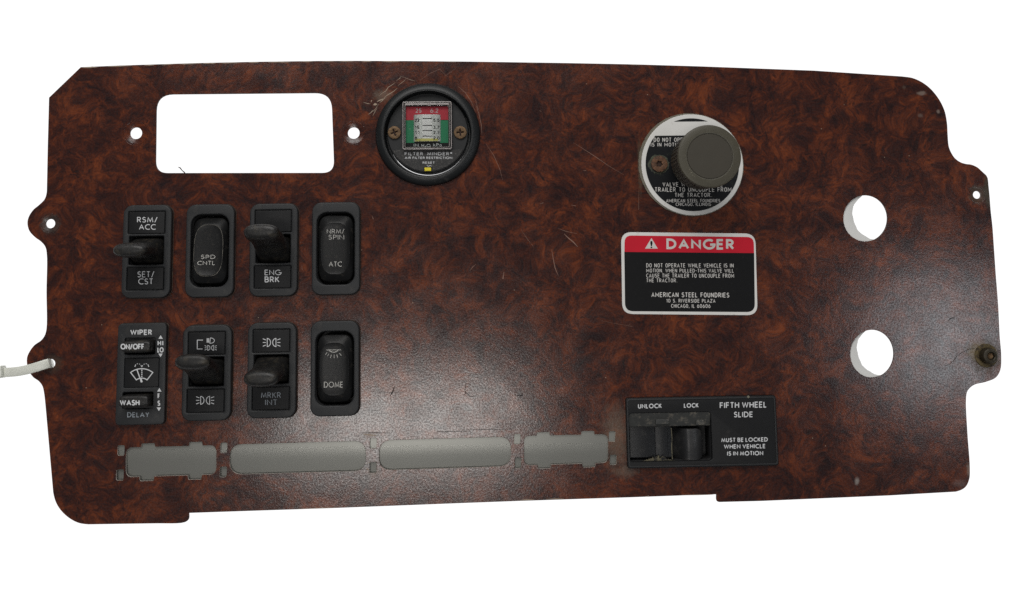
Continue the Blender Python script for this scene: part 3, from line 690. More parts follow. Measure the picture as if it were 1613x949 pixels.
def toggle(key, label, tilt, H=23, bulge=0.0, top=8.3):
    c = swc[key]; th = Thing('toggle_switch', label, 'switch', (c.x, c.y, 0), SWA, 'dashboard switches in two rows of four')
    link('bezel', toggle_bezel, None, th, smooth=35) if False else th_link(th, 'bezel', toggle_bezel)
    housing(th, 21.4*MM, 42.4*MM, [mmrect(OPN, .3, .2), ])
    tp = th_link(th, 'label_plate', plate_mesh['top']); bt = th_link(th, 'label_plate', plate_mesh['bot'])
    me = lever_mesh(tilt, H, bulge, top); link('lever', me, M['lever'], th, smooth=60)
    return th, tp, bt
_done = set()
def th_link(th, name, me):
    o = bpy.data.objects.new(name, me); COL.objects.link(o); o.parent = th.o
    if me.name not in _done:
        for p in me.polygons: p.use_smooth = True
        me.set_sharp_from_angle(angle=R(30)); _done.add(me.name)
    return o
HP = HB-.18*MM

th, tp, bt = toggle('rsm', 'worn black toggle switch marked RSM/ACC and SET/CST', -1.2, 24, .1, 8.3)
p = Print(th, HP); p.text('RSM/', (242, 222, 412, 268), Z4, .135); p.text('ACC', (258, 282, 397, 328), Z4, .135); p.done(M['print'], tp)
p = Print(th, HP); p.text('SET/', (245, 673, 385, 724), Z4, .135); p.text('CST', (252, 732, 375, 782), Z4, .135); p.done(M['print'], bt)
th, tp, bt = toggle('eng', 'black toggle switch marked ENG BRK, blank plate above its raised lever', 7.0, 27.5, .5, 8.5)
p = Print(th, HP); p.text('ENG', (247, 660, 383, 706), Z5, .135); p.text('BRK', (247, 716, 370, 766), Z5, .16); p.done(M['print'], bt)
def lamp_pair(p, x0, x1, y0, y1, Z, w_):
    """side-marker icon: two D lamps back to back with rays"""
    xm = (x0+x1)/2; g_ = (x1-x0)*.06; d = (x1-x0)*.19; yc = (y0+y1)/2; hh = (y1-y0)/2
    for s in (-1, 1):
        xa = xm+s*g_; xb = xm+s*(g_+.01); 
        p.line([(xa+s*d, yc-hh)] + [(xa+s*d-s*d*math.sin(math.pi*i/14), yc-hh*math.cos(math.pi*i/14)) for i in range(15)]+[(xa+s*d, yc+hh), (xa+s*d, yc-hh)], Z, w_)
        for k in (-1, 0, 1):
            p.line([(xa+s*(d+5+w_), yc+k*hh*.62), (xm+s*(x1-x0)/2, yc+k*hh*.92)], Z, w_)
th, tp, bt = toggle('head', 'black toggle switch with bracket and headlamp icons above its raised lever', 6.6, 25, .4, 8.5)
p = Print(th, HP)
p.line([(748, 230), (703, 230), (703, 300), (745, 300)], Z6, 5)
p.line([(812, 213)] + [(806+32*math.sin(math.pi*i/12), 234-21*math.cos(math.pi*i/12)) for i in range(13)]+[(802, 255), (806, 213)], Z6, 4)
for i in range(3): p.line([(780+7*i, 216), (780+7*i, 250)], Z6, 4.5)
lamp_pair(p, 762, 856, 272, 310, Z6, 4); p.done(M['print'], tp)
p = Print(th, HP)
lamp_pair(p, 694, 836, 673, 735, Z6, 5); p.done(M['print'], bt)
th, tp, bt = toggle('mrk', 'black toggle switch marked MRKR INT under its lowered lever', -3.2, 23.5, .6, 8.5)
p = Print(th, HP); lamp_pair(p, 220, 358, 217, 281, Z7, 5.5); p.done(M['print'], tp)
p = Print(th, HP); p.text('MRKR', (205, 640, 362, 686), Z7, .13); p.text('INT', (238, 697, 333, 744), Z7, .13); p.done(M['print_dim'], bt)

def rocker(key, label, tilt):
    c = swc[key]; th = Thing('rocker_switch', label, 'switch', (c.x, c.y, 0), SWA, 'dashboard switches in two rows of four')
    th_link(th, 'bezel', rocker_bezel)
    housing(th, 21.4*MM, 42.4*MM, [rrect(-.1*MM, 0, 19.4*MM, 37.6*MM, 5.2*MM, 8)])
    def ring(a, b, n, z, cy=0, k=56): return [(x, y, z) for x, y in superell(0, cy, a, b, n, k)]
    rs = [ring(9.1, 17.2, 5.5, -6), ring(9.1, 17.2, 5.5, 1.2), ring(9.0, 17.0, 5.2, 2.2), ring(8.6, 16.3, 4.6, 2.9), ring(7.75, 14.2, 3.3, 4.3), ring(7.5, 13.6, 3.0, 4.75), ring(7.3, 13.3, 3.0, 4.85),
          ring(7.0, 12.9, 2.9, 4.7), ring(5.5, 10.5, 2.6, 4.45), ring(3, 6, 2.4, 4.3), ring(.6, 1.2, 2, 4.25)]
    rot = Matrix.Rotation(R(tilt), 4, 'X'); tf = Matrix.Translation((0, 0, 0)) @ rot
    rs = [[tuple((tf @ Vector(q))*MM) for q in r_] for r_ in rs]
    o = link('rocker', loft(rs), M['rocker'], th, smooth=28)
    return th, o
def on_rocker(th, o, builder, mt, tilt):
    """print laid on the pad, following its tilt and dish"""
    p = Print(th, 4.6*MM); builder(p)
    for v in p.bm.verts:
        x, y = v.co.x/MM, v.co.y/MM
        rr = ((abs(x)/7.0)**2.6+(abs(y)/12.9)**2.6)**(1/2.6)
        z = 4.25+.2*min(rr/.8, 1)**1.3+.3*max(0, (rr-.8)/.2) + .07
        v.co.z = (y*math.tan(R(tilt))+z)*MM + (v.co.z-4.6*MM)
    return p.done(mt, o)
th, o = rocker('spd', 'worn black rocker switch marked SPD CNTL', -4)
def b_(p): p.text('SPD', (773, 536, 892, 571), Z4, .14, jit=.03); p.text('CNTL', (745, 586, 890, 622), Z4, .14, jit=.03)
on_rocker(th, o, b_, M['print_worn'], -4)
p = Print(th, 4.9*MM)
for dx in (0,):
    q = superell(0, 0, 7.35, 13.35, 3.0, 72); q = q+q[:1]
    ribbon(p.bm, [(x*MM, y*MM) for x, y in q], .22*MM, lambda v, z: Vector((v.x, v.y*math.cos(R(4)), (4.95*MM)+v.y*math.tan(R(-4)))), 0, 0)
me = bpy.data.meshes.new('m'); p.bm.to_mesh(me); link('worn_rim', me, M['worn_line'], th, o)
th, o = rocker('nrm', 'black rocker switch marked NRM/SPIN and ATC', 2)
def b_(p): p.text('NRM/', (765, 322, 910, 360), Z5, .11, jit=.015); p.text('SPIN', (778, 370, 907, 410), Z5, .11); p.text('ATC', (778, 592, 888, 634), Z5, .13)
on_rocker(th, o, b_, M['print_worn'], 2)
th, o = rocker('dome', 'black rocker switch marked DOME with a lamp icon', 2)
def b_(p):
    p.text('DOME', (700, 558, 850, 604), Z7, .12)
    p.line([(720, 307), (836, 307)], Z7, 4.5)
    p.line([(742+70*i/10, 312+14*math.sin(math.pi*i/10)) for i in range(11)], Z7, 6)
    for a, b, c_, d in ((727, 325, 714, 345), (728, 342, 722, 358) if False else (740, 338, 728, 357), (759, 345, 752, 371), (781, 345, 781, 373), (802, 342, 808, 368), (822, 332, 838, 353)): p.line([(a, b), (c_, d)], Z7, 4)
on_rocker(th, o, b_, M['print_worn'], 2)

# wiper switch with two paddles
c = swc['wip']; th = Thing('wiper_switch', 'black wiper switch with ON/OFF and WASH paddles, bottom left of the switches', 'switch', (c.x, c.y, 0), SWA, 'dashboard switches in two rows of four')
wu = lambda x, y, h=HB: th.local(U(Z6[0]+x/Z6[2], Z6[1]+y/Z6[2], h))
def wrect(x0, y0, x1, y1, h=HB):
    a, b = wu(x0, y1, h), wu(x1, y0, h); return ((a.x+b.x)/2, (a.y+b.y)/2, b.x-a.x, b.y-a.y)
up_op = wrect(130, 212, 372, 345); lo_op = wrect(112, 638, 355, 772); ce = wrect(128, 372, 400, 603)
rr_ = lambda q, r=.6, g_=0: rrect(q[0], q[1], q[2]+g_*MM, q[3]+g_*MM, r*MM, 3)
me = curve_mesh(rrect(0, 0, 24.6*MM, 51.2*MM, 2.2*MM, 6), [rr_(up_op), rr_(lo_op), rr_(ce, .4, .4)], .02*MM, HB, .5*MM, 2)
bz = link('bezel', me, M['bezel'], th, smooth=30)
housing(th, 21.4*MM, 42.4*MM, [rr_(up_op, .5, .2) if False else rrect(up_op[0], up_op[1]-.6*MM, up_op[2]+.2*MM, up_op[3]-1.0*MM, .4*MM, 2), rrect(lo_op[0], lo_op[1]+.6*MM, lo_op[2]+.2*MM, lo_op[3]-1.0*MM, .4*MM, 2)])
cp = link('label_plate', curve_mesh(rr_(ce, .3), [], 1*MM, HB-.15*MM, .2*MM, 1), M['plate'], th, smooth=30)
HPD = 8.0*MM
for nm, q, txt, box in (('ON/OFF', up_op, 'ON/OFF', (99, 258, 287, 304)), ('WASH', lo_op, 'WASH', (93, 700, 250, 745))):
    a, b = q[2]/2/MM-.3, q[3]/2/MM
    rings = []
    for z, ia, ib, n in ((-5, 0, .9, 7), (1.5, 0, .9, 7), (4, .05, .9, 5), (6.3, .0, 1.0, 5), (7.4, .1, 1.3, 5), (7.9, .45, 1.9, 5), (8.0, .9, 2.5, 5)):
        rings.append([(q[0]+x*MM, q[1]+y*MM, z*MM) for x, y in superell(0, 0, a-ia, b-ib, n, 40)])
    pd = link('paddle', loft(rings), M['lever'], th, smooth=40)
    p = Print(th, HPD); p.text(txt, box, Z6, .21, sp=.09); p.done(M['print'], pd)
p = Print(th, HB); p.text('WIPER', (176, 147, 347, 190), Z6, .2)
p.text('HI', (391, 234, 436, 274), Z6, .2, sp=.3); p.text('LO', (389, 286, 439, 328), Z6, .2, sp=.1)
p.text('F', (391, 650, 410, 690), Z6, .2); p.text('S', (390, 705, 412, 748), Z6, .2)
for x, y, s in ((415, 192, 1), (414, 364, -1), (405, 607, 1), (401, 788, -1)):
    p.poly([(x-17, y+s*28), (x+17, y+s*28), (x, y)], Z6)
p.done(M['print'], bz)
p = Print(th, HB); p.text('DELAY', (152, 797, 325, 838), Z6, .17); p.done(M['print_dim'], bz)
p = Print(th, HB-.15*MM)
A0 = (266, 600)
ar = lambda r, a0, a1, n=16: [(266+r*math.cos(R(a0+(a1-a0)*i/n)), 597-r*math.sin(R(a0+(a1-a0)*i/n))) for i in range(n+1)]
p.line(ar(142, 128, 52)+ar(68, 52, 128, 8)+ar(142, 128, 126, 2), Z6, 7)
p.line([(262, 562), (258, 545), (228, 462)], Z6, 8); p.line([(258, 530), (268, 562)], Z6, 12)
for k in range(4): p.line([(267, 462+16*k), (267, 472+16*k)], Z6, 8)
for sx in (-1, 1):
    for a0 in (150, 110, 70, 35):
        q = [(267+sx*(30+26*math.cos(R(a0+t*8))), 442-26*math.sin(R(a0+t*8))) for t in range(3)]
        p.line(q, Z6, 5)
    p.line([(267+sx*55, 440), (267+sx*50, 428)], Z6, 6)
p.line([(262, 430), (267, 440), (272, 430)], Z6, 5)
p.done(M['print'], cp)

M['dust_rim'] = mat('dust_rim', (.045, .028, .020), .8, var=.4, vscale=500, dust=(.115, .082, .058), dlo=.5, dhi=.72, dscale=300)
for sw_o in [o for o in COL.objects if o.type == 'EMPTY' and o.get('category') == 'switch']:
    bm = bmesh.new(); wh = (24.6*MM, 51.2*MM, 2.2*MM) if sw_o.name.startswith('wiper') else (BZ['w'], BZ['h'], 4.9*MM)
    a_ = rrect(0, 0, wh[0]+.5*MM, wh[1]+.5*MM, wh[2]+.25*MM, 10); b_ = rrect(0, 0, wh[0]-.3*MM, wh[1]-.3*MM, wh[2], 10)
    va = [bm.verts.new((x*(1+random.uniform(-.004, .006)), y*(1+random.uniform(-.002, .003)), 1.5e-5)) for x, y in a_]; vb = [bm.verts.new((x, y, 1.5e-5)) for x, y in b_]
    for i in range(len(va)): j = (i+1) % len(va); bm.faces.new((va[i], va[j], vb[j], vb[i]))
    me = bpy.data.meshes.new('m'); bm.to_mesh(me); bm.free(); o = bpy.data.objects.new('dust_rim', me); COL.objects.link(o); me.materials.append(M['dust_rim']); o.parent = sw_o

# ------------------------------------------------------------------ round air filter gauge
th = Thing('filter_gauge', 'round black air filter gauge with red and green scale', 'gauge', (GC.x, GC.y, 0))
bez = link('bezel', lathe([(27.7, .02), (27.8, .5), (27.4, 1.5), (26.6, 2.2), (24.6, 3.0), (23.6, 3.2), (23.1, 3.0), (22.9, 2.3), (22.6, -2.4), (22.3, -3.0), (21.5, -3.05), (21.45, -30), (24.3, -30), (24.3, -3.2), (24.5, .02)][:], 0, 0, 96, False, False), M['gauge'], th, smooth=35)
for v in bez.data.vertices: v.co *= MM
def gl(x, y, h): q = th.local(U(Z2[0]+x/Z2[2], Z2[1]+y/Z2[2], h)); return (q.x, q.y)
HG = -1.2*MM
dc = gl(635, 472, HG); rg = 21.75*MM
me = lathe([(rg, -8*MM), (rg, HG-.4*MM), (rg-.5*MM, HG)], dc[0], dc[1], 72); dial = link('dial', me, M['gauge_face'], th, smooth=30)
# textured lower segment
seg = [(dc[0]+(rg-.9*MM)*math.cos(R(a)), dc[1]+(rg-.9*MM)*math.sin(R(a))) for a in [205+130*i/40 for i in range(41)]]
yl = gl(635, 599, HG)[1]
aa = math.degrees(math.asin((yl-dc[1])/(rg-.9*MM)))
seg = [(dc[0]+(rg-.9*MM)*math.cos(R(a)), dc[1]+(rg-.9*MM)*math.sin(R(a))) for a in [180-aa+(180+2*aa)*i/48 for i in range(49)]]
low = link('label_plate', curve_mesh(seg, [], HG+.02*MM, HG+.35*MM, .1*MM, 1), M['gauge_low'], th)
HL = HG+.35*MM
p = Print(th, HL); p.text('FILTER  MINDER\u00ae', (463, 617, 818, 641), Z2, .15, sp=.22); p.text('AIR FILTER RESTRICTION', (463, 651, 818, 668), Z2, .17, sp=.16)
p.text('RESET', (597, 688, 687, 704), Z2, .17); p.line([(628, 716), (642, 724), (652, 716), (664, 722)], Z2, 3); p.done(M['print'], low)
q0, q1 = gl(611, 760, HL), gl(661, 733, HL)
link('reset_button', box_mesh(q0[0], q1[0], q0[1], q1[1], HG-.5*MM, HG+1.1*MM, .25*MM), M['yellow'], th)
link('button_slot', curve_mesh(rrect((q0[0]+q1[0])/2, (q0[1]+q1[1])/2+.1*MM, q1[0]-q0[0]+1.1*MM, q1[1]-q0[1]+1.0*MM, .5*MM, 3), [rrect((q0[0]+q1[0])/2, (q0[1]+q1[1])/2, q1[0]-q0[0]+.1*MM, q1[1]-q0[1]+.1*MM, .2*MM, 2)], HL+.01*MM, HL+.2*MM), M['well'], th)
# scale behind a clear cover
HW = 1.6*MM
def gbox(x0, y0, x1, y1, h):
    a, b = gl(x0, y1, h), gl(x1, y0, h); return ((a[0]+b[0])/2, (a[1]+b[1])/2, b[0]-a[0], b[1]-a[1])
cv = gbox(447, 238, 812, 596, HW)
HS = HG+.25*MM
scale = Thing.__new__(Thing)
bk = gbox(455, 250, 808, 590, HS)
sc = link('scale_card', box_mesh(bk[0]-bk[2]/2, bk[0]+bk[2]/2, bk[1]-bk[3]/2, bk[1]+bk[3]/2, HG-.2*MM, HS), M['label_black'], th)
def card(name, x0, y0, x1, y1, mt, dz):
    a = gbox(x0, y0, x1, y1, HS); return link(name, box_mesh(a[0]-a[2]/2, a[0]+a[2]/2, a[1]-a[3]/2, a[1]+a[3]/2, HS+.01*MM, HS+dz*MM), mt, th, sc)
card('red_zone', 472, 276, 788, 378, M['g_red'], .06); card('green_zone', 472, 379, 534, 548, M['g_green'], .06); card('green_zone', 726, 379, 788, 548, M['g_green'], .06)
# silver drum (half cylinder) and yellow float
a = gbox(529, 336, 731, 538, HS+.6*MM); nn = 20; rings = []
for yy in (a[1]-a[3]/2, a[1]+a[3]/2):
    rings.append([(a[0]+a[2]/2*math.cos(math.pi*i/nn), yy, HS+.03*MM+1.3*MM*math.sin(math.pi*i/nn)) for i in range(nn+1)])
drum = link('scale_drum', loft(rings), M['silver'], th, smooth=40)
a2 = gbox(531, 516, 729, 537, HS+.6*MM)
rings = [[(a2[0]+a2[2]/2*math.cos(math.pi*i/nn), yy, HS+.05*MM+1.36*MM*math.sin(math.pi*i/nn)) for i in range(nn+1)] for yy in (a2[1]-a2[3]/2, a2[1]+a2[3]/2)]
link('float_band', loft(rings), M['pale_yellow'], th, smooth=40)
p = Print(th, HS+.06*MM); p.text('25', (545, 291, 588, 322), Z2, .13); p.text('6.2', (654, 291, 714, 322), Z2, .13)
p.text('IN', (530, 553, 566, 577), Z2, .15); p.text('H\u2082O', (588, 556, 655, 580), Z2, .15); p.text('kPa', (676, 551, 738, 575), Z2, .14); p.done(M['print'], sc)
p = Print(th, HS+1.42*MM)
for y, l, r in ((377, '22', '5.5'), (430, '15', '3.7'), (468, '11', '2.7'), (510, '8', '2.0')):
    p.text(l, (538, y-12, 572 if l != '8' else 555, y+12), Z2, .18); p.text(r, (676, y-12, 722, y+12), Z2, .18)
for y in (365, 417, 455, 497): p.line([(596, y), (668, y)], Z2, 6)
def drape(p):
    for v in p.bm.verts:
        t = max(-1, min(1, (v.co.x-a[0])/(a[2]/2))); v.co.z = HS+.06*MM+1.36*MM*math.sqrt(max(0, 1-t*t)) + (v.co.z-(HS+1.42*MM))+.02*MM
drape(p); p.done(M['label_black'], drum)
# clear cover: rim and front pane
ox = rrect(cv[0], cv[1], cv[2], cv[3], .8*MM, 4); ix = rrect(cv[0], cv[1]-.5*MM, cv[2]-3.0*MM, cv[3]-3.2*MM, .4*MM, 3)
cov = link('window_rim', curve_mesh(ox, [ix], HW-.7*MM, HW, .15*MM, 1), M['clear'], th, smooth=30)
link('window_pane', box_mesh(cv[0]-cv[2]/2+.3*MM, cv[0]+cv[2]/2-.3*MM, cv[1]-cv[3]/2+.3*MM, cv[1]+cv[3]/2-.3*MM, HW-1.3*MM, HW-.75*MM), M['clear'], th)
o1 = rrect(cv[0], cv[1], cv[2]+.1*MM, cv[3]+.1*MM, .8*MM, 4)
link('window_edge', curve_mesh(o1, [rrect(cv[0], cv[1], cv[2]-.9*MM, cv[3]-.9*MM, .6*MM, 3)], HG, HW+.05*MM, .1*MM, 1), M['acrylic_edge'], th, smooth=30)
link('window_edge', curve_mesh(rrect(cv[0], cv[1], cv[2]-2.2*MM, cv[3]-1.8*MM, .6*MM, 4), [rrect(cv[0], cv[1]-.35*MM, cv[2]-2.8*MM, cv[3]-2.9*MM, .5*MM, 3)], HW-.6*MM, HW+.02*MM, .05*MM, 1), M['acrylic_edge'], th, smooth=30)
def plus(cx, cy, L_, w_, ang):
    q = [(w_, w_), (L_, w_), (L_, -w_), (w_, -w_), (w_, -L_), (-w_, -L_), (-w_, -w_), (-L_, -w_), (-L_, w_), (-w_, w_), (-w_, L_), (w_, L_)]
    return [(cx+x*math.cos(ang)-y*math.sin(ang), cy+x*math.sin(ang)+y*math.cos(ang)) for x, y in q]
def star(cx, cy, r0, r1, n=6, ph=0.0):
    return [(cx+(r0 if i % 2 else r1)*math.cos(math.pi*i/n+ph), cy+(r0 if i % 2 else r1)*math.sin(math.pi*i/n+ph)) for i in range(2*n)]
def screw(th, x, y, r, z, recess, mt, inner, name='screw', parent=None):
    a_ = curve_mesh(circ(x, y, r, 40), [recess], z+.25*MM, z+1.2*MM, .22*MM, 2)
    b_2 = lathe([(r*.98, z+.0*MM), (r*.98, z+.24*MM)], x, y, 32)
    o = link(name, a_, mt, th, parent, smooth=35)
    link('recess', b_2, inner, th, o)
    return o
for x, y, an in ((385, 470, .35), (878, 469, .1)):
    q = gl(x, y, HG+1*MM); screw(th, q[0], q[1], 3.45*MM, HG, plus(q[0], q[1], 1.9*MM, .38*MM, an), M['rust_light'] if 'rust_light' in M else M['brass'], M['rustdark'])

# ------------------------------------------------------------------ round valve plate
th = Thing('valve_plate', 'round black and white trailer valve plate behind the knob', 'label plate', (KC.x, KC.y, 0))
rp = 27.3*MM; H8 = 1.0*MM
def kl(x, y, h=H8): q = th.local(U(Z8[0]+x/Z8[2], Z8[1]+y/Z8[2], h)); return (q.x, q.y)
disc = link('disc', lathe([(rp-.05*MM, .03*MM), (rp, .2*MM), (rp, H8-.15*MM), (rp-.15*MM, H8)], 0, 0, 96), M['white'], th, smooth=30)
ri = 25.05*MM
def segm(y0, y1, r):
    a0 = math.asin(max(-1, min(1, y0/r))); a1 = math.asin(max(-1, min(1, y1/r)))
    pts = [(r*math.cos(a0+(a1-a0)*i/30), r*math.sin(a0+(a1-a0)*i/30)) for i in range(31)]
    return pts + [(-x, y) for x, y in reversed(pts)]
yc1 = kl(552, 159)[1]; yc2 = kl(552, 268)[1]
link('black_field', curve_mesh(segm(yc1, ri*.9999, ri), [], H8+.01*MM, H8+.05*MM), M['plate_black'], th)
fld = link('black_field', curve_mesh(segm(-ri*.9999, yc2, ri), [], H8+.01*MM, H8+.05*MM), M['plate_black'], th)
p = Print(th, H8+.05*MM)
for t, bx in (('DO NOT OPERATE WHILE VEHICLE', (248, 285, 880, 319)), ('IS IN MOTION.  WHEN PULLED THIS', (225, 325, 900, 356)), ('VALVE WILL CAUSE THE', (318, 637, 790, 671)),
              ('TRAILER TO UNCOUPLE FROM', (256, 676, 860, 712)), ('THE TRACTOR.', (413, 720, 704, 753))): p.text(t, bx, Z8, .145, goth=True, sp=.2)
p.text('AMERICAN STEEL FOUNDRIES', (346, 768, 772, 795), Z8, .145, goth=True, sp=.16); p.text('CHICAGO, ILLINOIS', (421, 797, 698, 823), Z8, .145, goth=True, sp=.16)
p.done(M['label_print'], fld)
q = kl(293, 492, 2*MM)
# grime collar round the screw
bm = bmesh.new(); vs = []
for i in range(40):
    t = 2*math.pi*i/40; r = (5.2+random.uniform(-.35, .4))*MM; vs.append(bm.verts.new((q[0]+r*math.cos(t)*1.05-.2*MM, q[1]+r*math.sin(t), H8+.07*MM)))
bm.faces.new(vs); me = bpy.data.meshes.new('m'); bm.to_mesh(me); bm.free()
M['grime'] = mat('grime', (.055, .060, .035), .7, var=.6, vscale=600, dust=(.014, .016, .018), dlo=.5, dhi=.62, dscale=450)
link('grime_ring', me, M['grime'], th)
screw(th, q[0], q[1], 4.4*MM, H8+.1*MM, star(q[0], q[1], 1.9*MM, 1.25*MM, 6, .3), M['rust'], M['rustdark'])
# old glue showing at the rim
gls = []
for i in range(160):
    t = 2*math.pi*i/160
    dd = .25*MM+1.15*MM*max(0, math.cos(t-R(165)))**1.2+random.uniform(0, .25)*MM
    gls.append(((rp+dd)*math.cos(t), (rp+dd)*math.sin(t)))
link('glue_rim', curve_mesh(gls, [circ(0, 0, rp-.6*MM, 80)], .02*MM, .55*MM, .12*MM, 1), M['glue'], th)

# ------------------------------------------------------------------ pull knob
th = Thing('pull_knob', 'round olive grey pull knob with ribbed sides on the round plate', 'knob', (KC.x, KC.y, 0))
HK = 31*MM
kc = th.local(U(Z8[0]+690/Z8[2], Z8[1]+431/Z8[2], HK)); 
kr = 51.2/F*(CAM.z-HK)*1.004
x0, y0 = kc.x, kc.y
def kring(r, z, amp=0.0, f=1.0, n=288):
    # axis leans a touch so the head sits where the worn shaft holds it
    t = z/HK; out = []
    for i in range(n):
        a_ = 2*math.pi*i/n; rr = r+amp*(1 if (i % 6) < 3 else -1)
        out.append((x0*t+rr*math.cos(a_), y0*t+rr*math.sin(a_), z))
    return out
rings = [kring(kr-2.6*MM, 12*MM), kring(kr-1.5*MM, 12.2*MM), kring(kr-1.35*MM, 13*MM, .25*MM), kring(kr-.5*MM, 27.6*MM, .25*MM), kring(kr-.25*MM, 28.3*MM), kring(kr, 29*MM), kring(kr, HK-.9*MM), kring(kr-.35*MM, HK-.25*MM), kring(kr-1.0*MM, HK),
         kring(11.75*MM, HK), kring(11.6*MM, HK-.32*MM), kring(11.25*MM, HK-.35*MM), kring(11.1*MM, HK-.12*MM), kring(6*MM, HK-.10*MM), kring(.5*MM, HK-.10*MM)]
kn = link('knob_head', loft(rings), M['knob'], th, smooth=25)
M['knob_rim'] = mat('knob_rim', (.064, .057, .038), .46, spec=.4, bump=.3, bscale=1800, bdist=.0001, var=.15, vscale=180, dust=(.10, .092, .068), dlo=.56, dhi=.8, dscale=350)
kn.data.materials.append(M['knob_rim'])
for p_ in kn.data.polygons:
    if p_.center.z > HK-1.2*MM and math.hypot(p_.center.x-x0, p_.center.y-y0) > 11.65*MM: p_.material_index = 1
link('worn_rim', loft([kring(11.9*MM, HK+.02*MM, n=96), kring(11.65*MM, HK-.02*MM, n=96)], False, False), M['knob_line'], th, kn)
for cx_, cy_, w_, a_ in ((530, 535, 6, 20), (545, 560, 9, -40), (556, 580, 7, 10), (522, 548, 4, 60), (568, 590, 4, 0), (750, 213, 5, 70), (868, 265, 6, -40), (880, 283, 4, -50), (822, 250, 4, 10)):
    q = kl(cx_, cy_, HK); zt_ = HK+.015*MM
    pp = [(q[0]+(w_*.0667*MM)*math.cos(R(a_+t))*random.uniform(.5, 1.1), q[1]+(w_*.04*MM)*math.sin(R(a_*2+t))*random.uniform(.5, 1.1), zt_) for t in range(0, 360, 45)]
    bm = bmesh.new(); bm.faces.new([bm.verts.new(v) for v in pp]); me = bpy.data.meshes.new('m'); bm.to_mesh(me); bm.free(); link('worn_chip', me, M['glue'], th, kn)
link('shaft', loft([kring(5.2*MM, 1.1*MM, n=40), kring(5.2*MM, 12.5*MM, n=40)]), M['shaft'], th, smooth=30)
link('collar', loft([kring(8.5*MM, 1.1*MM, n=40), kring(8.0*MM, 3.6*MM, n=40), kring(6.0*MM, 4*MM, n=40)]), M['shaft'], th, smooth=30)

# ------------------------------------------------------------------ danger label
HD = .25*MM
c, an, ww, hh = quadframe([(978.2, 366), (1190.2, 368.6), (1193.5, 496.8), (980.2, 495)], HD)
th = Thing('danger_label', 'red, black and white DANGER warning label below the knob', 'label', (c.x, c.y, 0), an)
def corner_map(c4, h):
    q = [th.local(U(x, y, h)) for x, y in c4]; return q
def quad_round(c4, r, h): return [tuple(th.local(U(x, y, h)))[:2] for x, y in rcorner([(x, y, r) for x, y in c4], 7)]
zq = lambda L_: [(Z9[0]+x/Z9[2], Z9[1]+y/Z9[2]) for x, y in L_]
base = link('backing', curve_mesh(quad_round(zq([(108, 94), (1364, 108), (1385, 872), (120, 860)]), 17, HD), [], .03*MM, HD, .05*MM, 1), M['white'], th)
P9 = [(142, 126), (1350, 141), (1358, 842), (145, 834)]
redq = zq([(142, 126), (1348, 141), (1351, 291), (140, 280)]); blkq = zq([(139, 278), (1352, 289), (1359, 842), (146, 834)])
rb = link('red_band', curve_mesh([tuple(th.local(U(x, y, HD)))[:2] for x, y in rcorner([(*redq[0], 11), (*redq[1], 11), (*redq[2], 0), (*redq[3], 0)], 6)], [], HD+.01*MM, HD+.04*MM), M['red'], th)
bb = link('black_field', curve_mesh([tuple(th.local(U(x, y, HD)))[:2] for x, y in rcorner([(*blkq[0], 0), (*blkq[1], 0), (*blkq[2], 13), (*blkq[3], 13)], 6)], [], HD+.01*MM, HD+.03*MM), M['label_black'], th)
p = Print(th, HD+.04*MM); p.text('DANGER', (532, 154, 1166, 254), Z9, .215, sp=.17, slope=-.010)
p.poly([(332, 249), (452, 249), (392, 150)], Z9); p.done(M['label_print'], rb)
p = Print(th, HD+.08*MM); p.poly([(385, 178), (399, 178), (403, 196), (397, 226), (387, 226), (381, 196)], Z9); p.poly([(392+9*math.cos(t*math.pi/6), 238+7*math.sin(t*math.pi/6)) for t in range(12)], Z9)
p.done(M['red_dark'] if 'red_dark' in M else M['label_black'], rb, 'exclamation_mark')
p = Print(th, HD+.04*MM)
for t, bx in (('DO NOT OPERATE WHILE VEHICLE IS IN', (344, 386, 1160, 425)), ('MOTION. WHEN PULLED-THIS VALVE WILL', (344, 436, 1162, 472)), ('CAUSE THE TRAILER TO UNCOUPLE FROM', (344, 482, 1164, 520)), ('THE TRACTOR.', (344, 528, 632, 564))):
    p.text(t, bx, Z9, .125, goth=True, sp=.22, slope=-.002)
p.text('AMERICAN STEEL FOUNDRIES', (392, 656, 1120, 702), Z9, .15, goth=True, sp=.2, slope=-.006)
p.text('10 S. RIVERSIDE PLAZA', (531, 718, 990, 753), Z9, .14, goth=True, sp=.22, slope=-.004); p.text('CHICAGO, IL 60606', (576, 766, 944, 802), Z9, .14, goth=True, sp=.22, slope=-.004)
p.done(M['label_print'], bb)

# ------------------------------------------------------------------ fifth wheel switch
c, an, ww, hh = FW
th = Thing('fifth_wheel_switch', 'wide black FIFTH WHEEL SLIDE switch with open dusty recess, bottom right', 'switch', (c.x, c.y, 0), an)
def fl(x, y, h=HF): q = th.local(U(Z10[0]+x/Z10[2], Z10[1]+y/Z10[2], h)); return (q.x, q.y)
def frect(x0, y0, x1, y1, h=HF):
    a, b = fl(x0, y1, h), fl(x1, y0, h); return ((a[0]+b[0])/2, (a[1]+b[1])/2, b[0]-a[0], b[1]-a[1])
op = frect(183, 218, 887, 658)
opn = rrect(op[0], op[1], op[2], op[3], 1.6*MM, 5)
fp = link('bezel', curve_mesh(rrect(0, 0, ww, hh, 1.3*MM, 4), [opn], .02*MM, HF, .45*MM, 2), M['plate'], th, smooth=30)
bp = frect(150, 92, 1466, 694)
link('raised_lip', curve_mesh(rrect(0, 0, ww-1.0*MM, hh-1.0*MM, 1.2*MM, 4), [rrect(0, 0, ww-2.4*MM, hh-2.6*MM, 1.0*MM, 4)], HF-.3*MM, HF+.35*MM, .15*MM, 1), M['bezel'], th, smooth=30)
